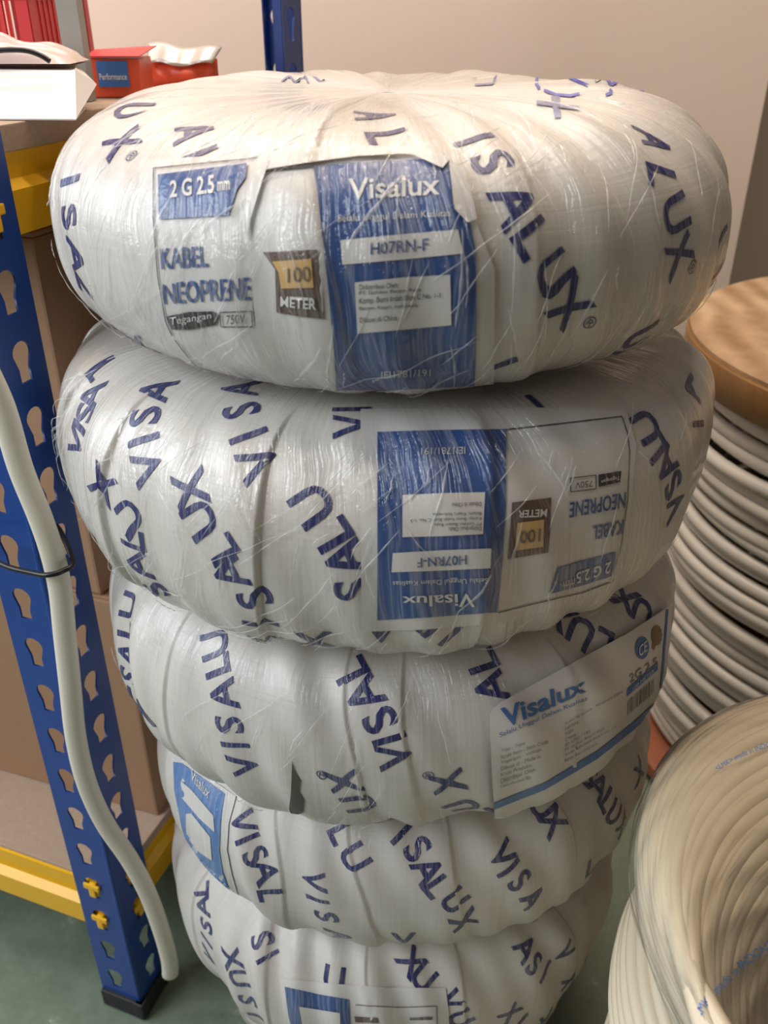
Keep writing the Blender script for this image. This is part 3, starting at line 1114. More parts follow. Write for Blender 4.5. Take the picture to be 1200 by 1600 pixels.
def slotted_face(width, height, holes):
    cu = bpy.data.curves.new('f', 'CURVE')
    cu.dimensions = '2D'
    cu.fill_mode = 'BOTH'
    cu.extrude = 0.0009
    for pts in [[(0, 0), (width, 0), (width, height), (0, height)]] + holes:
        sp = cu.splines.new('POLY')
        sp.points.add(len(pts) - 1)
        for k, p in enumerate(pts): sp.points[k].co = (p[0], p[1], 0, 1)
        sp.use_cyclic_u = True
    ob = bpy.data.objects.new('f', cu)
    COL.objects.link(ob)
    bpy.context.view_layer.update()
    me = bpy.data.meshes.new_from_object(ob.evaluated_get(bpy.context.evaluated_depsgraph_get()))
    bpy.data.objects.remove(ob)
    bpy.data.curves.remove(cu)
    return me


def post(origin, da, db, height, with_foot=True, wa=0.046, wb=0.046):
    """angle post: two slotted flanges meeting in a corner that faces outwards"""
    bm = bmesh.new()
    for d, w, cx in ((da, wa, 0.027), (db, wb, 0.027)):
        hl = []
        k = 0
        while 0.055 + PITCHZ * k < height - 0.03:
            hl.append(keyhole(cx, 0.055 + PITCHZ * k))
            k += 1
        me = slotted_face(w, height, hl)
        n = d.cross(Vector((0, 0, 1)))
        m = Matrix(((d.x, 0, n.x, origin[0]), (d.y, 0, n.y, origin[1]), (0, 1, 0, origin[2]), (0, 0, 0, 1)))
        me.transform(m)
        bm.from_mesh(me)
        bpy.data.meshes.remove(me)
    # rounded bend between the flanges and stiffening lips
    for d, w, o in ((da, wa, db), (db, wb, da)):
        add_box(bm, (0.0018, 0.010, height), frame(Vector(origin) + d * w + o * 0.005 + Vector((0, 0, height / 2)), d))
    r = bmesh.ops.create_cone(bm, cap_ends=True, segments=16, radius1=0.0035, radius2=0.0035, depth=height)
    bmesh.ops.translate(bm, verts=r['verts'], vec=Vector(origin) + (da + db) * 0.0022 + Vector((0, 0, height / 2)))
    me = bpy.data.meshes.new('post')
    bm.to_mesh(me)
    bm.free()
    po = link_child('post', me, M['blue_steel'], rack, False)
    if with_foot:
        bm = bmesh.new()
        L = 0.056
        for d, o in ((da, db), (db, da)):
            add_box(bm, (L, 0.012, 0.026), frame(Vector(origin) + d * (L / 2 - 0.006) + o * 0.0005 + Vector((0, 0, 0.013)), d), 0.002)
        me = bpy.data.meshes.new('foot')
        bm.to_mesh(me)
        bm.free()
        link_child('foot', me, M['black_rubber'], po, False)
    return po


HP = 1.75
POST_O = PC + Vector((0, 0, 0.002))
near_post = post(POST_O, FD, DD, HP, wa=0.050, wb=0.050)
back_post = post(PC + DD * RACK_D + Vector((0, 0, 0.002)), FD, -DD, HP, wa=0.040)
far_l = post(PC + FD * RACK_L + Vector((0, 0, 0.002)), -FD, DD, HP)
post(PC + FD * RACK_L + DD * RACK_D + Vector((0, 0, 0.002)), -FD, -DD, HP)


def beam(a, b, inward, ztop):
    """stepped yellow shelf beam from a to b"""
    prof = [(0, 0), (0.004, 0.0), (0.004, 0.024), (0.012, 0.030), (0.012, 0.062), (0.030, 0.062), (0.030, 0.048), (0.028, 0.048), (0.028, 0.0), (0.0, -0.0)]
    prof = [(0.000, -0.062), (0.000, -0.032), (0.008, -0.026), (0.008, 0.0), (0.030, 0.0), (0.030, -0.012), (0.034, -0.012), (0.034, -0.062)]
    V, F = [], []
    n = len(prof)
    for p in (a, b):
        for o, z in prof:
            V.append(p + inward * o + Vector((0, 0, ztop + z)))
    for k in range(n):
        F.append((k, (k + 1) % n, n + (k + 1) % n, n + k))
    F += [tuple(range(n - 1, -1, -1)), tuple(range(n, 2 * n))]
    me = mesh_from('beam', V, F)
    bm = bmesh.new()
    bm.from_mesh(me)
    bmesh.ops.recalc_face_normals(bm, faces=bm.faces)
    bm.to_mesh(me)
    bm.free()
    return link_child('beam', me, M['yellow_steel'], rack, False)


def rivet(bm, pos, d):
    """yellow locking tab that pokes out of a keyhole"""
    n = d.cross(Vector((0, 0, 1)))
    if n.y > 0: n = -n
    f = frame(pos, d)
    add_box(bm, (0.0085, 0.007, 0.014), Matrix.Translation(n * 0.0) @ f, 0.0025)
    add_box(bm, (0.019, 0.003, 0.0075), Matrix.Translation(n * 0.0030 + Vector((0, 0, 0.003))) @ f, 0.0014)
    add_box(bm, (0.008, 0.0035, 0.017), Matrix.Translation(n * 0.0030 + Vector((0, 0, -0.003))) @ f, 0.0016)


for zt_ in (0.198, 0.922):
    ia, ib = 0.010, 0.004
    for a, b, inw in ((PC + FD * 0.003 + DD * ib, PC + FD * (RACK_L - 0.003) + DD * ib, DD), (PC + DD * 0.003 + FD * ia, PC + DD * (RACK_D - 0.003) + FD * ia, FD),
                      (PC + DD * (RACK_D - ib) + FD * 0.003, PC + DD * (RACK_D - ib) + FD * (RACK_L - 0.003), -DD), (PC + FD * (RACK_L - ia) + DD * 0.003, PC + FD * (RACK_L - ia) + DD * (RACK_D - 0.003), -FD)):
        be = beam(a, b, inw, zt_)
        if inw in (DD, FD):
            d = (b - a).normalized()
            ks = [k for k in range(40) if zt_ - 0.066 < 0.055 + PITCHZ * k < zt_ + 0.018]
            for k in ks:
                bm = bmesh.new()
                rivet(bm, PC + d * 0.027 + Vector((0, 0, 0.057 + PITCHZ * k)), d)
                me = bpy.data.meshes.new('locking_tab')
                bm.to_mesh(me)
                bm.free()
                link_child('locking_tab', me, M['yellow_steel'], be, False)
    bm = bmesh.new()
    t = 0.018 if zt_ > 0.5 else 0.012
    mid = PC + FD * RACK_L / 2 + DD * RACK_D / 2 + Vector((0, 0, zt_ - 0.012 + t / 2 + 0.004))
    add_box(bm, (RACK_L - 0.03, RACK_D - 0.03, t), frame(mid, FD), 0.001)
    me = bpy.data.meshes.new('shelf_board')
    bm.to_mesh(me)
    bm.free()
    link_child('shelf_board', me, M['board'], rack, False)
ZB_LO = 0.198 - 0.012 + 0.012 + 0.004
ZB_HI = 0.922 - 0.012 + 0.018 + 0.0045


def rack_pt(along, depth, z):
    return PC + FD * along + DD * depth + Vector((0, 0, z))


# ------------------------------------------------------------------ cartons on the lower shelf
def carton(along, depth, w, d, h, yaw, label, z=ZB_LO):
    base = rack_pt(along, depth, z)
    rt = empty('carton', base, label, 'box', 'cartons on the lower shelf')
    x = Matrix.Rotation(yaw, 3, 'Z') @ FD
    bm = bmesh.new()
    add_box(bm, (w, d, h - 0.004), frame(base + Vector((0, 0, (h - 0.004) / 2)), x), 0.003)
    me = bpy.data.meshes.new('body')
    bm.to_mesh(me)
    bm.free()
    link_child('body', me, M['carton'], rt, False)
    yv = Vector((0, 0, 1)).cross(x)
    for s in (-1, 1):
        bm = bmesh.new()
        add_box(bm, (w - 0.002, d / 2 - 0.002, 0.004), frame(base + yv * s * d / 4 + Vector((0, 0, h - 0.002)), x), 0.001)
        me = bpy.data.meshes.new('top_flap')
        bm.to_mesh(me)
        bm.free()
        link_child('top_flap', me, M['carton'], rt, False)
    bm = bmesh.new()
    add_box(bm, (w + 0.001, 0.045, 0.0006), frame(base + Vector((0, 0, h + 0.0004)), x))
    for s in (-1, 1):
        add_box(bm, (0.0006, 0.045, 0.06), frame(base + x * s * (w / 2 + 0.0004) + Vector((0, 0, h - 0.03)), x))
    me = bpy.data.meshes.new('tape')
    bm.to_mesh(me)
    bm.free()
    link_child('tape', me, M['carton_tape'], rt, False)
    return rt


carton(0.155, 0.235, 0.26, 0.26, 0.30, 0.03, 'brown carton on the lower shelf just behind the near blue post')
carton(0.44, 0.20, 0.24, 0.22, 0.33, -0.05, 'brown carton on the lower shelf left of the near blue post')
bc = carton(0.163, 0.235, 0.25, 0.25, 0.345, -0.02, 'brown carton stacked on top of another carton under the upper shelf', ZB_LO + 0.302)

# ------------------------------------------------------------------ things on the upper shelf
def local_part(name, bm, mat, rt, smooth=False):
    me = bpy.data.meshes.new(name)
    bmesh.ops.recalc_face_normals(bm, faces=bm.faces)
    bm.to_mesh(me)
    bm.free()
    return link_child(name, me, mat, rt, smooth)


def shelf_pt(px, y, z):
    """point on the level z at distance y whose sideways place is read from the photo"""
    Z = y * CP - (z - CAM.z) * SP
    return Vector(((px - 600) / FPX * Z, y, z))


up = Vector((0, 0, 1))
# red crate with slotted sides
CW, CDp, CH = 0.36, 0.15, 0.22
K = shelf_pt(66, 0.890, ZB_HI)
GX, GY = Vector((-1.0, 0.05, 0)).normalized(), Vector((-0.05, -1.0, 0)).normalized()
cb = K + GX * (CW / 2) - GY * (CDp / 2)
crate = empty('plastic_crate', cb, 'red slotted plastic crate at the back of the upper shelf', 'crate')
for s in (-1, 1):
    for ax in (0, 1):
        bm = bmesh.new()
        L = CW if ax == 0 else CDp
        x = GX if ax == 0 else GY
        n = GY if ax == 0 else GX
        o = cb + n * s * ((CDp if ax == 0 else CW) / 2)
        for z, hh in ((0.012, 0.024), (0.076, 0.006), (0.130, 0.006), (CH - 0.015, 0.03)):
            add_box(bm, (L, 0.005, hh), frame(o + up * z, x), 0.001)
        nb = int(L / 0.0115)
        for k in range(nb + 1):
            wd = 0.014 if k in (0, nb) else 0.0032
            add_box(bm, (wd, 0.004, CH - 0.01), frame(o + x * (-L / 2 + L * k / nb + (0.006 if k == 0 else -0.006 if k == nb else 0)) + up * (CH / 2), x))
        if ax == 1: add_box(bm, (L, 0.002, CH), frame(o + up * (CH / 2), x))
        local_part('side_panel', bm, M['red_plastic'], crate)
bm = bmesh.new()
add_box(bm, (CW, CDp, 0.004), frame(cb + up * 0.003, GX))
local_part('bottom', bm, M['red_plastic'], crate)


def tri_prism(bm, pts, t):
    """thin sheet through the given 3-D outline"""
    vs = [bm.verts.new(p) for p in pts]
    f = bm.faces.new(vs)
    bm.normal_update()
    n = f.normal.copy()
    r = bmesh.ops.extrude_face_region(bm, geom=[f])
    bmesh.ops.translate(bm, verts=[g for g in r['geom'] if isinstance(g, bmesh.types.BMVert)], vec=n * t)


# white folded card box lying on the shelf
ZS = ZB_HI + 0.001
A0 = shelf_pt(118, 0.690, ZS)
B0 = shelf_pt(-130, 0.700, ZS)
D0 = shelf_pt(133, 0.765, ZS)
C0 = shelf_pt(-130, 0.800, ZS)
A1 = shelf_pt(116, 0.745, ZS + 0.0275)
B1 = shelf_pt(-130, 0.750, ZS + 0.0285)
T1 = shelf_pt(150, 0.765, ZS + 0.016)
D1 = shelf_pt(118, 0.790, ZS + 0.0285)
C1 = shelf_pt(-130, 0.800, ZS + 0.029)
tray = empty('white_card_box', (A0 + C0) / 2, 'flattened white card box on the upper shelf in front of the red crate', 'box')
for nm, pts in (('base_panel', [A0, B0, C0, D0]), ('front_panel', [A0, B0, B1, A1]), ('side_flap', [A0, T1, A1]), ('top_panel', [A1, B1, C1, D1]), ('rear_flap', [A1, T1, D1])):
    bm = bmesh.new()
    tri_prism(bm, pts, 0.0009)
    local_part(nm, bm, M['white_card'], tray)

# pale bag lying on the card box
pb = shelf_pt(50, 0.772, ZS + 0.0305)
V, F = [], []
NX, NY = 36, 22
for j in range(NY + 1):
    for i in range(NX + 1):
        u, v = i / NX, j / NY
        e_ = (max(0.0, math.sin(math.pi * u)) ** 0.5) * (max(0.0, math.sin(math.pi * v)) ** 0.6)
        hgt = 0.0165 * e_ * (1 + 0.45 * (u - 0.4) + 0.22 * math.sin(11 * u + 4 * v) + 0.16 * math.sin(23 * v - 9 * u) + 0.1 * math.sin(31 * u))
        V.append(pb + Vector((1, 0, 0)) * (u - 0.78) * 0.17 + Vector((0, 1, 0)) * (v - 0.5) * 0.05 + up * (hgt + 0.0012))
for j in range(NY):
    for i in range(NX):
        k = j * (NX + 1) + i
        F.append((k, k + 1, k + NX + 2, k + NX + 1))
n0 = len(V)
V += [Vector((p.x, p.y, pb.z)) for p in V[:n0]]
F += [tuple(n0 + k for k in f[::-1]) for f in F[:NX * NY]]
bag = link_mesh('plastic_bag', mesh_from('plastic_bag', V, F), M['pale_bag'])
tag(bag, 'crumpled pale pink plastic bag lying on the white card box', 'bag')
# black cable over the bag
lp_ = [at_y(x, y, yy) for x, y, yy in ((-60, 86, 0.735), (-20, 81, 0.735), (10, 78, 0.735), (40, 79, 0.735), (62, 86, 0.735), (78, 96, 0.735))]
o = link_mesh('black_cable', tube_mesh('black_cable', lp_, 0.0019, 10), M['black_plastic'])
tag(o, 'short black cable curving over the pale bag on the upper shelf', 'cable')

# grey upright on the upper shelf
gp = shelf_pt(131, 0.830, ZB_HI)
bm = bmesh.new()
for sx in (-1, 1):
    add_box(bm, (0.0015, 0.016, 0.5), frame(gp + Vector((1, 0, 0)) * sx * 0.0078 + up * 0.25, (1, 0, 0)))
    add_box(bm, (0.0170, 0.0015, 0.5), frame(gp + Vector((0, 1, 0)) * sx * 0.0075 + up * 0.25, (1, 0, 0)))
o = bm_obj('metal_tube', bm, M['grey_metal'])
tag(o, 'grey square metal tube standing upright on the upper shelf beside the orange-red box', 'tube')

# orange-red product box with a blue label
ob_ = shelf_pt(193, 0.880, ZB_HI)
box = empty('product_box', ob_, 'orange-red product box with a blue label on the upper shelf', 'box')
xd = Vector((1, 0.02, 0)).normalized()
yd = Vector((0, 0, 1)).cross(xd)
bm = bmesh.new()
add_box(bm, (0.046, 0.05, 0.030), frame(ob_ + up * 0.015, xd), 0.0012)
local_part('body', bm, M['orange_box'], box)
bm = bmesh.new()
tri_prism(bm, [ob_ + xd * -0.024 + yd * -0.027 + up * 0.0315, ob_ + xd * 0.024 + yd * -0.027 + up * 0.0315, ob_ + xd * 0.030 + yd * 0.02 + up * 0.0375, ob_ + xd * -0.024 + yd * 0.02 + up * 0.0345], 0.0008)
local_part('lid', bm, M['red_plastic'], box)
bm = bmesh.new()
add_box(bm, (0.0265, 0.0008, 0.020), frame(ob_ + xd * -0.0005 + yd * -0.0256 + up * 0.0185, xd))
lbl = local_part('blue_label', bm, M['label_blue_plain'], box)


def flat_text(body, center, xdir, updir, w, h, mat, name, parent, bold=0.01):
    V, F, (x0, x1, y0, y1) = text_mesh2d(body, bold, None)
    P = [center + xdir * ((x - (x0 + x1) / 2) / (x1 - x0) * w) + updir * ((y - (y0 + y1) / 2) / (y1 - y0) * h) for x, y in V]
    return link_child(name, mesh_from(name, P, F), mat, parent, False)


flat_text('Performance', ob_ + xd * -0.0005 + yd * -0.0262 + up * 0.0165, xd, up, 0.0235, 0.005, M['white_print'], 'label_text', lbl)

# red packet with a folded silver top
pk = shelf_pt(290, 0.965, ZB_HI)
packet = empty('foil_packet', pk, 'red packet with a folded silver top on the upper shelf', 'packet')
V, F = [], []
NX, NY = 30, 12
for side in (0, 1):
    for j in range(NY + 1):
        for i in range(NX + 1):
            u, v = i / NX, j / NY
            th = 0.018 * (max(0, math.sin(math.pi * u)) ** 0.4) * (max(0.0, math.sin(math.pi * min(1, v * 0.85 + 0.12))) ** 0.5)
            V.append(pk + xd * (u - 0.5) * 0.066 + yd * ((1 if side else -1) * (th + 0.0006) + 0.0015 * math.sin(14 * u + 5 * v)) + up * (v * 0.023 + 0.0020 * math.sin(9 * u) * v))
for side in (0, 1):
    b0 = side * (NX + 1) * (NY + 1)
    for j in range(NY):
        for i in range(NX):
            k = b0 + j * (NX + 1) + i
            f = (k, k + 1, k + NX + 2, k + NX + 1)
            F.append(f if side == 0 else f[::-1])
link_child('pouch', mesh_from('pouch', V, F), M['orange_box'], packet)
V, F = [], []
for j in range(7):
    for i in range(NX + 1):
        u, v = i / NX, j / 6
        V.append(pk + xd * ((u - 0.5) * (0.062 + 0.008 * v) + 0.004 * v) + yd * (0.003 * math.sin(13 * u) - 0.020 + 0.018 * v) + up * (0.021 + 0.0165 * v * (1 - 0.25 * u) + 0.0018 * math.sin(9 * u)))
for j in range(6):
    for i in range(NX):
        k = j * (NX + 1) + i
        F.append((k, k + 1, k + NX + 2, k + NX + 1))
sl = link_child('folded_top', mesh_from('folded_top', V, F), M['silver'], packet)
md = sl.modifiers.new('thickness', 'SOLIDIFY')
md.thickness = 0.0008

# ------------------------------------------------------------------ white cable and zip tie on the near post
CABLE = [(-60, 470), (-30, 560), (4, 637), (32, 731), (62, 806), (81, 862), (94, 920), (101, 990), (110, 1075), (119, 1155), (136, 1225), (164, 1286), (202, 1342), (230, 1394), (251, 1450), (264, 1497), (266, 1522)]
cp = []
for k, (x, y) in enumerate(CABLE):
    yy = 0.566 if k < 8 else 0.566 + (k - 8) * 0.003
    cp.append(at_y(x, y, yy))
o = link_mesh('white_cable', tube_mesh('white_cable', cp, 0.0088, 16, 0.8), M['white_pvc'])
tag(o, 'thick ivory white cable hanging down the near blue post', 'cable')
zp = []
cen = at_y(86, 884, 0.566)
zt_c = cen.z
P0 = Vector((cen.x, cen.y, zt_c))
loop = [P0 + Vector((0.013, 0.002, 0.003)), P0 + Vector((0.009, -0.008, 0.001)), P0 + Vector((0.0, -0.0120, 0.0)), P0 + Vector((-0.012, -0.009, -0.001)), P0 + Vector((-0.045, 0.004, 0.001)),
        PC + FD * 0.060 + DD * -0.005 + up * (zt_c + 0.001), PC + FD * 0.060 + DD * 0.008 + up * (zt_c + 0.002), PC + FD * 0.035 + DD * 0.012 + up * (zt_c + 0.003),
        PC + FD * 0.010 + DD * 0.018 + up * (zt_c + 0.004), PC + FD * -0.006 + DD * 0.020 + up * (zt_c + 0.005)]
o = link_mesh('zip_tie', tube_mesh('zip_tie', loop, 0.0022, 8, 1.0, closed=True), M['black_plastic'])
tag(o, 'black tie looped around the near blue post and the ivory cable', 'cable tie')

# ------------------------------------------------------------------ wooden cable drum at the right
DC = Vector((0.70, 1.06, 0.0))
DR = 0.31
drum = empty('cable_drum', DC, 'wooden cable drum wound with white cable standing behind the stack at right', 'cable drum')


def lathe(name, prof, seg, center, mat, parent, smooth=True):
    V, F = [], []
    n = len(prof)
    for k in range(seg):
        a = 2 * math.pi * k / seg
        for r, z in prof: V.append((center[0] + r * math.cos(a), center[1] + r * math.sin(a), center[2] + z))
    for k in range(seg):
        for j in range(n - 1):
            F.append((k * n + j, ((k + 1) % seg) * n + j, ((k + 1) % seg) * n + j + 1, k * n + j + 1))
    return link_child(name, mesh_from(name, V, F), mat, parent, smooth)


DT = 0.618
fl = lathe('flange', [(0.035, 0), (DR - 0.004, 0), (DR, 0.004), (DR, 0.022), (DR - 0.004, 0.026), (0.035, 0.026), (0.035, 0)], 96, DC + up * DT, M['wood'], drum, False)
lathe('rim_band', [(DR - 0.002, -0.030), (DR + 0.001, -0.028), (DR + 0.003, -0.004), (DR + 0.003, 0.014), (DR + 0.0005, 0.018), (DR - 0.002, -0.016)], 96, DC + up * DT, M['wood_rim'], fl)
lathe('flange', [(0.035, 0), (DR, 0), (DR + 0.02, 0.004), (DR + 0.02, 0.022), (DR + 0.014, 0.026), (0.035, 0.026), (0.035, 0)], 96, DC + up * 0.012, M['red_wood'], drum, False)
lathe('core', [(0.12, 0.035), (0.12, DT)], 48, DC, M['wood'], drum)
V, F = [], []
wr = 0.0088
nring = int((DT - 0.05) / (wr * 1.93))
SEG, SS = 110, 10
rg = np.random.default_rng(11)
for k in range(nring):
    z0 = 0.045 + wr + k * (DT - 0.055 - 2 * wr) / (nring - 1)
    jr = rg.uniform(-0.008, 0.003)
    tl, ph_ = rg.uniform(0, 0.006), rg.uniform(0, 6.28)
    b0 = len(V)
    for i in range(SEG):
        a = 2 * math.pi * i / SEG
        rad = DR - 0.010 + jr + 0.003 * math.sin(a * 2 + ph_) - wr
        zz = z0 + tl * math.sin(a + ph_)
        for q in range(SS):
            b = 2 * math.pi * q / SS
            V.append((DC.x + (rad + wr * math.cos(b)) * math.cos(a), DC.y + (rad + wr * math.cos(b)) * math.sin(a), zz + wr * math.sin(b)))
    for i in range(SEG):
        for q in range(SS):
            F.append((b0 + i * SS + q, b0 + ((i + 1) % SEG) * SS + q, b0 + ((i + 1) % SEG) * SS + (q + 1) % SS, b0 + i * SS + (q + 1) % SS))
link_child('cable_winding', mesh_from('cable_winding', V, F), plain('grey_white_cable', (0.60, 0.59, 0.55), 0.4, 0.12, 9), drum)

# ------------------------------------------------------------------ cream cable coils in the right foreground
cream = plain('cream_cable_sheath', (0.66, 0.58, 0.44), 0.4, 0.05, 8, coat=0.1)


def film_mat():
    m, nt, b = new_mat('clear_stretch_film')
    nt.nodes.remove(b)
    out = nt.nodes['Material Output']
    tr = nt.nodes.new('ShaderNodeBsdfTransparent')
    tr.inputs[0].default_value = (0.97, 0.96, 0.94, 1)
    gl = nt.nodes.new('ShaderNodeBsdfGlossy')
    gl.inputs['Roughness'].default_value = 0.13
    df = nt.nodes.new('ShaderNodeBsdfDiffuse')
    df.inputs[0].default_value = (0.8, 0.78, 0.72, 1)
    uv = nt.nodes.new('ShaderNodeUVMap')
    uv.uv_map = 'UVMap'
    mp = nt.nodes.new('ShaderNodeMapping')
    mp.inputs['Scale'].default_value = (9.0, 230.0, 1)
    nz = node(nt, 'ShaderNodeTexNoise', Scale=1.0, Detail=4.0, Roughness=0.6, Distortion=0.5)
    bp = node(nt, 'ShaderNodeBump', Strength=0.7, Distance=0.0016)
    fr = node(nt, 'ShaderNodeFresnel', IOR=1.32)
    nt.links.new(uv.outputs[0], mp.inputs[0])
    nt.links.new(mp.outputs[0], nz.inputs['Vector'])
    nt.links.new(nz.outputs[0], bp.inputs['Height'])
    nt.links.new(bp.outputs[0], gl.inputs['Normal'])
    nt.links.new(bp.outputs[0], fr.inputs['Normal'])
    m1 = nt.nodes.new('ShaderNodeMixShader')
    m1.inputs[0].default_value = 0.06
    m2 = nt.nodes.new('ShaderNodeMixShader')
    nt.links.new(tr.outputs[0], m1.inputs[1])
    nt.links.new(df.outputs[0], m1.inputs[2])
    nt.links.new(math_node(nt, 'MULTIPLY', fr.outputs[0], 1.5), m2.inputs[0])
    nt.links.new(m1.outputs[0], m2.inputs[1])
    nt.links.new(gl.outputs[0], m2.inputs[2])
    nt.links.new(m2.outputs[0], out.inputs[0])
    return m


clear_film = film_mat()


def ring_coil(path, z0, r, label, with_film, seed):
    """coil of bare cable: rings laid along path = [(centre x, centre y, radius, z), ...] from the outer side over the top to the inner side"""
    P = np.array(path, float)
    loc = (P[:, 0].mean(), P[:, 1].mean(), z0)
    rt = empty('bare_cable_coil', loc, label, 'cable coil', 'cream cable coils in the right foreground')
    rg = np.random.default_rng(seed)
    # smooth the path, then space the rings by the widest gap around the circle
    k = np.arange(len(P))
    kk = np.linspace(0, len(P) - 1, 400)
    from_ = np.floor(kk).astype(int).clip(0, len(P) - 2)
    t = (kk - from_)[:, None]
    p0, p1, p2, p3 = P[np.maximum(from_ - 1, 0)], P[from_], P[from_ + 1], P[np.minimum(from_ + 2, len(P) - 1)]
    Q = 0.5 * (2 * p1 + (p2 - p0) * t + (2 * p0 - 5 * p1 + 4 * p2 - p3) * t ** 2 + (3 * p1 - p0 - 3 * p2 + p3) * t ** 3)
    SEG, SS = 170, 10
    A = 2 * np.pi * np.arange(SEG) / SEG
    B = 2 * np.pi * np.arange(SS) / SS

    def pts(q):
        return np.stack([q[0] + q[2] * np.cos(A), q[1] + q[2] * np.sin(A), np.full(SEG, q[3])], -1)
    sel = [0]
    for j in range(1, len(Q)):
        if np.linalg.norm(pts(Q[j]) - pts(Q[sel[-1]]), axis=1).max() > 1.9 * r: sel.append(j)
    V, F = [], []
    for j in sel:
        q = Q[j].copy()
        j0 = rg.uniform(-0.0008, 0.0006)
        f1, f2, p1_, p2_ = rg.uniform(0.3, 1.2) * 1e-3, rg.uniform(0.2, 0.6) * 1e-3, rg.uniform(0, 6.28), rg.uniform(0, 6.28)
        dq = Q[min(j + 2, len(Q) - 1)] - Q[max(j - 2, 0)]
        tr_ = dq[2] + dq[0] * np.cos(A) + dq[1] * np.sin(A)
        tz_ = np.full(SEG, dq[3])
        tl_ = np.hypot(tr_, tz_) + 1e-9
        dep = r + 0.0005 - (j0 + f1 * np.sin(2 * A + p1_) + f2 * np.sin(5 * A + p2_))
        rad = q[2] - dep * tz_ / tl_
        zz = np.maximum(q[3] + dep * tr_ / tl_, z0 + r)
        X = (rad[:, None] + r * np.cos(B)[None]) * np.cos(A)[:, None] + q[0]
        Y = (rad[:, None] + r * np.cos(B)[None]) * np.sin(A)[:, None] + q[1]
        Z = zz[:, None] + r * np.sin(B)[None]
        b0 = len(V)
        V += [tuple(v) for v in np.stack([X, Y, Z], -1).reshape(-1, 3)]
        for i in range(SEG):
            i2 = (i + 1) % SEG
            for m in range(SS):
                m2 = (m + 1) % SS
                F.append((b0 + i * SS + m, b0 + i2 * SS + m, b0 + i2 * SS + m2, b0 + i * SS + m2))
    wind = link_child('cable_winding', mesh_from('cable_winding', V, F), cream, rt)
    film = None
    if with_film:
        G = Q[92:372:5]
        m = len(G)
        S3 = np.stack([pts(q) for q in G], 1)            # SEG x m x 3
        du = np.roll(S3, -1, 0) - np.roll(S3, 1, 0)
        dv = np.gradient(S3, axis=1)
        n = np.cross(du, dv)
        n /= np.linalg.norm(n, axis=2, keepdims=True) + 1e-9
        ctr = np.array([0.29, 0.22, 0.50])
        if (n[SEG // 3, 12] @ np.array([0.0, 0.0, 1.0])) < 0: n = -n
        wob = 0.0018 + 0.0005 * np.sin(9 * A)[:, None] + 0.0006 * np.sin(23 * A[:, None] + np.arange(m)[None])
        S3 = S3 + n * wob[..., None]
        V = S3.reshape(-1, 3)
        sl_ = np.r_[0, np.cumsum(np.linalg.norm(np.diff(S3[60], axis=0), axis=1))]
        U = np.stack([np.repeat(A * 0.2, m), np.tile(sl_, SEG)], -1)
        F = []
        for i in range(SEG - 1):
            for k_ in range(m - 1):
                F.append((i * m + k_, (i + 1) * m + k_, (i + 1) * m + k_ + 1, i * m + k_ + 1))
        for k_ in range(m - 1):
            F.append(((SEG - 1) * m + k_, k_, k_ + 1, (SEG - 1) * m + k_ + 1))
        film = link_child('clear_film', mesh_from('clear_film', V, F, U), clear_film, rt)
    return rt, wind, film


HC = 0.118
LOW_LABELS = ['lowest cream cable coil of the right foreground stack, resting on the floor',
              'cream cable coil just above the lowest one in the right foreground stack',
              'cream cable coil in the middle of the right foreground stack',
              'cream cable coil directly beneath the topmost film-wrapped one in the right foreground']
crm = []
for k in range(4):
    z0 = k * HC
    cx, cy = 0.368 + [0.006, -0.004, 0.004, 0.0][k], 0.325 + [0.0, 0.004, -0.004, 0.0][k]
    pth = [(cx, cy, 0.205, z0 + 0.012), (cx, cy, 0.215, z0 + 0.03), (cx, cy, 0.217, z0 + 0.06), (cx, cy, 0.212, z0 + 0.09), (cx, cy, 0.196, z0 + 0.113), (cx, cy, 0.17, z0 + 0.117),
           (cx, cy, 0.14, z0 + 0.117), (cx, cy, 0.12, z0 + 0.105), (cx, cy, 0.11, z0 + 0.07), (cx, cy, 0.12, z0 + 0.03), (cx, cy, 0.14, z0 + 0.012)]
    crm.append(ring_coil(pth, z0, 0.0055, LOW_LABELS[k], False, 70 + k))
z0 = 4 * HC
crm.append(ring_coil([(0.364, 0.330, 0.180, z0 + 0.012), (0.364, 0.331, 0.203, z0 + 0.030), (0.362, 0.330, 0.211, 0.535), (0.356, 0.314, 0.202, 0.556), (0.342, 0.285, 0.182, 0.567),
                      (0.335, 0.258, 0.167, 0.564), (0.332, 0.235, 0.153, 0.550), (0.332, 0.228, 0.137, 0.528), (0.335, 0.230, 0.122, z0 + 0.020)],
                     z0, 0.0058, 'topmost cream cable coil under clear film in the right foreground', True, 91))

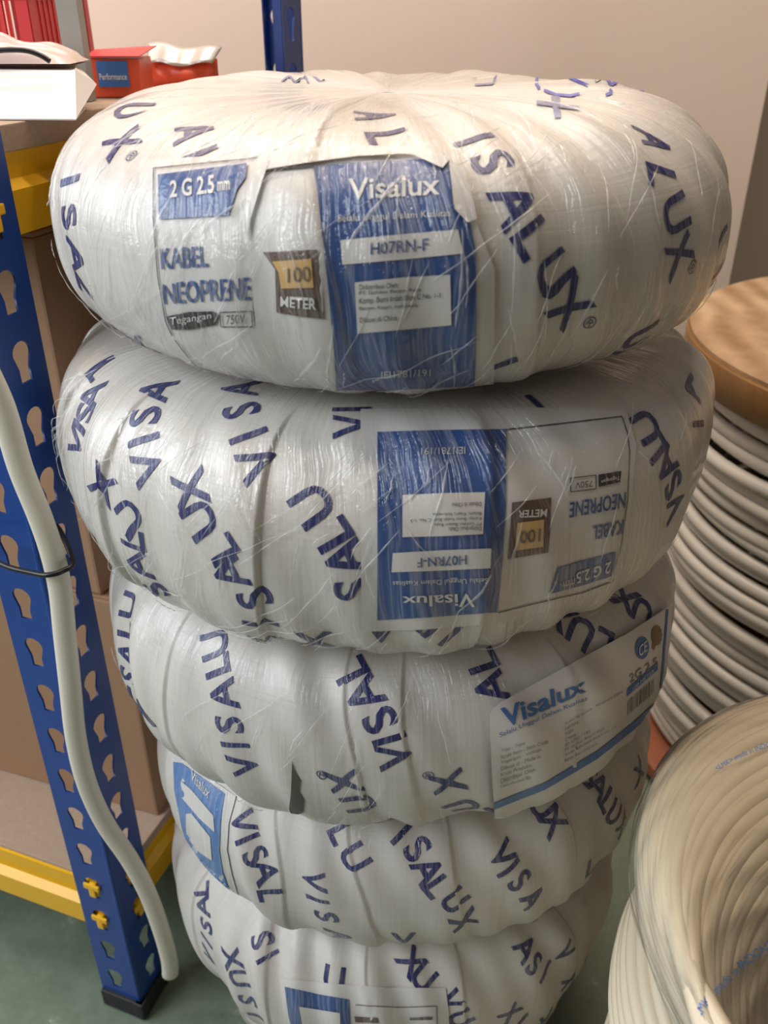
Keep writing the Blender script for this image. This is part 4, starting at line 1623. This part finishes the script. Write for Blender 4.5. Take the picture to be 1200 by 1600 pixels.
# printing along a strand of the topmost cream coil
rt_, wd_, fm_ = crm[-1]
vs = [tuple(v.co + Vector(rt_.location)) for v in fm_.data.vertices]
bv = BVHTree.FromPolygons(vs, [tuple(p.vertices) for p in fm_.data.polygons])


def strand_text(body, path, hpx, mat, name):
    P = [Vector((x, y)) for x, y in path]
    L = [0]
    for a, b in zip(P[:-1], P[1:]): L.append(L[-1] + (b - a).length)
    V_, F_, (x0, x1, y0, y1) = text_mesh2d(body, 0.0, 0.5)
    V, F = [], []
    for x, y in V_:
        d = (x - x0) / (x1 - x0) * L[-1]
        k = max(i for i in range(len(P) - 1) if L[i] <= d + 1e-9)
        t = (P[k + 1] - P[k]).normalized()
        q = P[k] + t * (d - L[k])
        n = Vector((t.y, -t.x))
        q = q + n * ((y - y0) / (y1 - y0) * hpx)
        r = ray(q.x, q.y).normalized()
        loc, no, idx, dist = bv.ray_cast(CAM, r)
        if loc is None:
            loc, no, idx, dist = bv.find_nearest(CAM + r * 0.45)
        if no.dot(r) > 0: no = -no
        V.append(loc + no * 0.0004)
    for f in V_ is not None and F_: F.append(f)
    link_child(name, mesh_from(name, V, F), mat, rt_, False)


strand_text('<LMK> made in INDONESIA', [(1090, 1597), (1108, 1570), (1134, 1540), (1160, 1515), (1185, 1496), (1228, 1470)], 15, M['label_blue_plain'], 'strand_printing')
strand_text('<LMK> made in INDONESIA', [(1120, 1205), (1160, 1183), (1230, 1157)], 8, M['label_blue_plain'], 'strand_printing')

# reddish plank on the floor
pA, pB = at_z(956, 1500, 0.02), at_z(985, 1640, 0.02)
bm = bmesh.new()
dv = (at_z(966, 1515, 0.0) - at_z(990, 1640, 0.0))
dv.z = 0
mid = (at_z(966, 1515, 0.0) + at_z(990, 1640, 0.0)) / 2 + Vector((0.012, 0.0, 0.011))
add_box(bm, (dv.length, 0.035, 0.021), frame(mid, dv), 0.002)
o = bm_obj('timber_plank', bm, M['red_wood'])
tag(o, 'reddish timber plank on the floor between the stack and the cream coils', 'plank')
